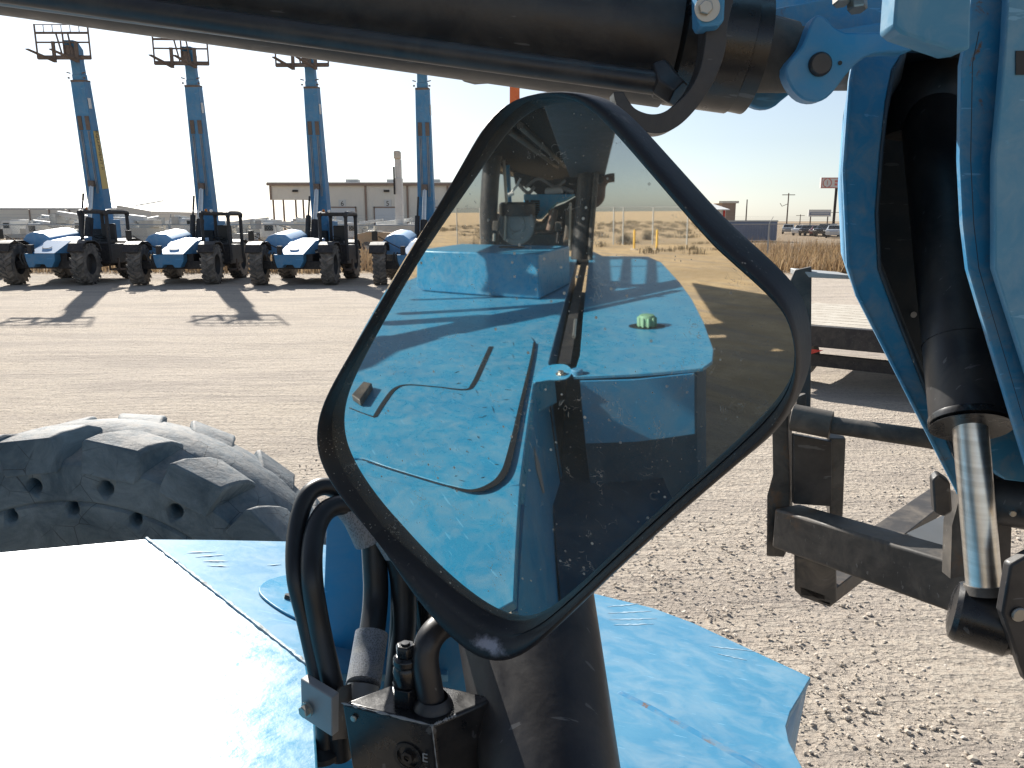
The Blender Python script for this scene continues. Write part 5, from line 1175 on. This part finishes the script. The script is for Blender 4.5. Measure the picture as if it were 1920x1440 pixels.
for row, (Y, x0, x1, n_) in enumerate(((58, -42, -9, 7), (70, -50, -9, 8), (84, -60, -6, 9))):
    for i in range(n_): spots.append((x0 + (x1 - x0) * (i + random.uniform(.1, .9)) / n_, Y + random.uniform(-2.5, 2.5), random.choice([0, math.pi, .25, -.3, 2.9, 1.3]), random.uniform(.62, .85), row))
spots.sort(key=lambda s: (s[4], s[0]))
rown = ('nearest', 'middle', 'farthest'); ordn = ('leftmost', 'second', 'third', 'fourth', 'fifth', 'sixth', 'seventh', 'eighth', 'ninth')
cnt = {}
for i, (x, y, rz, s, row) in enumerate(spots):
    o = (L0, L1)[i] if i < 2 else copy_tree((L0, L1)[i % 2])
    j = cnt.get(row, 0); cnt[row] = j + 1
    place(o, (x, y, 0), rz, f'pale crane truck beyond the fence, {ordn[j]} from the left in the {rown[row]} row', s)
# tall white mast behind and the backhoe
a = PY(746, 283, 60); b = PY(749, 395, 60)
t = thing('mast_crane', 'slim white telescopic mast standing upright in front of the warehouse doors', 'crane', (b.x, 60, 0))
MB().b2(b.x - 1.6, b.x + 1.6, 59, 62, .5, 1.8).build('base', 'cream', t, bevel=.1)
MB().b2(b.x - .28, b.x + .28, 59.7, 60.4, 1.8, 5.2).build('lower_mast', 'white_far', t, bevel=.03)
MB().b2(b.x - .22, b.x + .22, 59.75, 60.35, 5.2, a.z - .6).build('upper_mast', 'white_far', t, bevel=.03)
MB().b2(b.x - .27, b.x + .2, 59.6, 60.4, a.z - .6, a.z).build('mast_head', 'cream', t, bevel=.1)
MB().b2(b.x - .34, b.x - .22, 59.6, 59.7, 4.0, 6.0).build('hose_track', 'black_far', t)
for x in (-1.2, 1.2): MB().lathe(V(b.x + x, 59, .5), V(0, 1, 0), [(.2, -.2), (.5, -.2), (.5, .2), (.2, .2)], 18, True).build('wheel', 'tyre_far', t)
t = thing('backhoe', 'tan backhoe with big rear wheel parked beyond the fence left of the mirror', 'backhoe', (PY(690, 450, 42).x, 42, 0))
c = PY(690, 450, 42); X = c.x
MB().prism([V(X - 1.5, 41.4, .9), V(X - 1.5, 41.4, 1.6), V(X - 1.3, 41.4, 2.0), V(X + .2, 41.4, 2.3), V(X + 2.4, 41.4, 2.2), V(X + 2.4, 41.4, .9)], V(0, 1.4, 0)).build('body', 'tan_machine', t, bevel=.08)
MB().b2(X - .1, X + 1.5, 41.5, 42.7, 1.5, 2.35).build('cab', 'cream', t, bevel=.05)
for x, r in ((.0, .62), (2.2, .45)):
    wh = MB().lathe(V(X + x, 41.3, r), V(0, 1, 0), [(.28, -.15), (.28, .15)], 18, True).build('wheel', 'cream', t); MB().lathe(V(X + x, 41.3, r), V(0, 1, 0), [(.28, -.2), (r, -.18), (r, .18), (.28, .2)], 24).build('tyre', 'tyre_far', wh)
MB().tube([V(X + 2.2, 42, 2.0), V(X + 3.4, 42, 2.4), V(X + 3.6, 42, 1.0)], .12, 8).build('digger_arm', 'tan_machine', t)
t.scale = (.6, .6, .6); t.location = (PY(690, 450, 50).x, 50, 0)
# orange lift tip above the mirror
p = PY(965, 155, 40); t = thing('boom_lift', 'orange boom lift whose raised tip shows just above the mirror', 'boom lift', (p.x, 40, 0))
MB().rings([[V(p.x - .28, 39.8, 1.5), V(p.x + .28, 39.8, 1.5), V(p.x + .28, 40.3, 1.5), V(p.x - .28, 40.3, 1.5)], [V(p.x - .24, 39.8, 9.2), V(p.x + .24, 39.8, 9.2), V(p.x + .24, 40.2, 9.2), V(p.x - .24, 40.2, 9.2)]]).build('boom', 'orange', t, bevel=.03)
MB().b2(p.x - 1.1, p.x + 1.1, 38.8, 41.5, .6, 1.6).build('base', 'orange', t, bevel=.1)
for x in (-1.1, 1.1):
    for y in (39, 41.2): MB().lathe(V(p.x + x, y, .45), V(1, 0, 0), [(.2, -.15), (.45, -.15), (.45, .15), (.2, .15)], 18, True).build('wheel', 'tyre_far', t)
# ------------------------------------------------------------------ flatbed trailer at right
zt = .62
t = thing('flatbed_trailer', 'flatbed trailer with weathered planks, black side rail and a red triangle', 'trailer', (5.5, 10.8, 0))
e0 = PY(1450, 612, 9.6); r0 = PY(1450, 612, 9.6); r1 = PY(1720, 655, 8.6)
d = (r1 - r0); d.z = 0; L_ = d.length; dn = d.normalized(); bk_ = V(-dn.y, dn.x, 0)
bk_ = bk_ if bk_.y > 0 else -bk_
r0.z = .80; p00 = r0 - dn * .3
m = MB()
for i in range(9):
    o_ = p00 + bk_ * (.12 + i * .30); m.prism([o_, o_ + dn * 4.2, o_ + dn * 4.2 + bk_ * .275, o_ + bk_ * .275], V(0, 0, -.05))
m.build('deck_planks', 'planks', t, bevel=.006)
m = MB(); m.prism([p00, p00 + dn * 4.2, p00 + dn * 4.2 + bk_ * .1, p00 + bk_ * .1], V(0, 0, -.26)); m.prism([p00 + bk_ * .2 + V(0, 0, -.06), p00 + dn * 4.2 + bk_ * .2 + V(0, 0, -.06), p00 + dn * 4.2 + bk_ * 2.6 + V(0, 0, -.06), p00 + bk_ * 2.6 + V(0, 0, -.06)], V(0, 0, -.12)); m.build('side_rail', 'black_far', t, bevel=.012)
tri = r0 + dn * .35 - bk_ * .004 + V(0, 0, -.29)
MB().prism([tri, tri + dn * .28, tri + V(0, 0, .0) - dn * .1 + V(0, 0, -.16)], -bk_ * .004).build('warning_triangle', 'red', t)
for s in (.4, 3.0):
    c = p00 + dn * s + bk_ * .5; MB().lathe(V(c.x, c.y, .33), bk_, [(.15, -.1), (.33, -.1), (.33, .1), (.15, .1)], 24, True).build('wheel', 'tyre_far', t)
MB().prism([p00 + bk_ * .3 + V(0, 0, -.4), p00 + dn * 4.2 + bk_ * .3 + V(0, 0, -.4), p00 + dn * 4.2 + bk_ * .4 + V(0, 0, -.4), p00 + bk_ * .4 + V(0, 0, -.4)], V(0, 0, -.15)).build('lower_beam', 'black_far', t)
# ------------------------------------------------------------------ behind the camera (in the mirror)
def behind():
    for (px, py, lb) in ((1190, 418, 'yellow bollard seen in the mirror nearer the cab post'), (1233, 408, 'yellow bollard seen in the mirror nearer the right rim')):
        p, r = mir(px, py); L_ = V(r.x, r.y, 0).normalized(); c = V(p.x, p.y, 0) + L_ * 27
        t = thing('bollard', lb, 'bollard', c, 'yellow bollards reflected in the mirror'); MB().lathe(c, UP, [(.06, 0), (.06, 1.0), (.045, 1.06), (.01, 1.08)], 16, True).build('post', 'yellow', t); MB().lathe(c, UP, [(.22, -.02), (.2, .05), (.11, .06)], 16).build('footing', 'stone', t)
    pts = []
    for px in (856, 900, 960, 1020, 1080, 1151, 1169, 1225, 1290):
        p, r = mir(px, 400); L_ = V(r.x, r.y, 0).normalized(); q = V(p.x, p.y, 0) + L_ * 31; pts.append((q.x, q.y, 0))
    fence('chain_link_fence', 'tall wire fence on thin posts seen in the mirror behind the machine', pts, 2.3, arms=False)
    for i, (px, dist, s) in enumerate(((1172, 33, 1.3), (885, 24, 1.5), (1215, 36, 1.1), (905, 38, 1.6))):
        p, r = mir(px, 400); L_ = V(r.x, r.y, 0).normalized(); c = V(p.x, p.y, 0) + L_ * dist
        vs = []; fs = []
        for q in range(700):
            a = random.random() * 6.28; e = random.random() * 1.5; rr = s * random.uniform(.5, 1) * (.8 + .3 * math.sin(a * 3 + i)); d_ = V(math.cos(a) * math.cos(e), math.sin(a) * math.cos(e), math.sin(e) * .8)
            x = c + d_ * rr; y_ = c + d_ * rr * .35; w_ = V(-d_.y, d_.x, 0) * .02; o = len(vs); vs += [tuple(y_ - w_), tuple(y_ + w_), tuple(x)]; fs.append((o, o + 1, o + 2))
        me = bpy.data.meshes.new('bush'); me.from_pydata(vs, [], fs); me.materials.append(MATS['brush']); o = bpy.data.objects.new('bush', me); COL.objects.link(o)
        tag(o, ('dry round bush behind the nearer yellow bollard in the mirror', 'dark dry bush left of the cab post in the mirror', 'small dry bush between the bollards in the mirror', 'far dry bush beside the cab post in the mirror')[i], 'bush', 'dry bushes seen in the mirror')
behind()
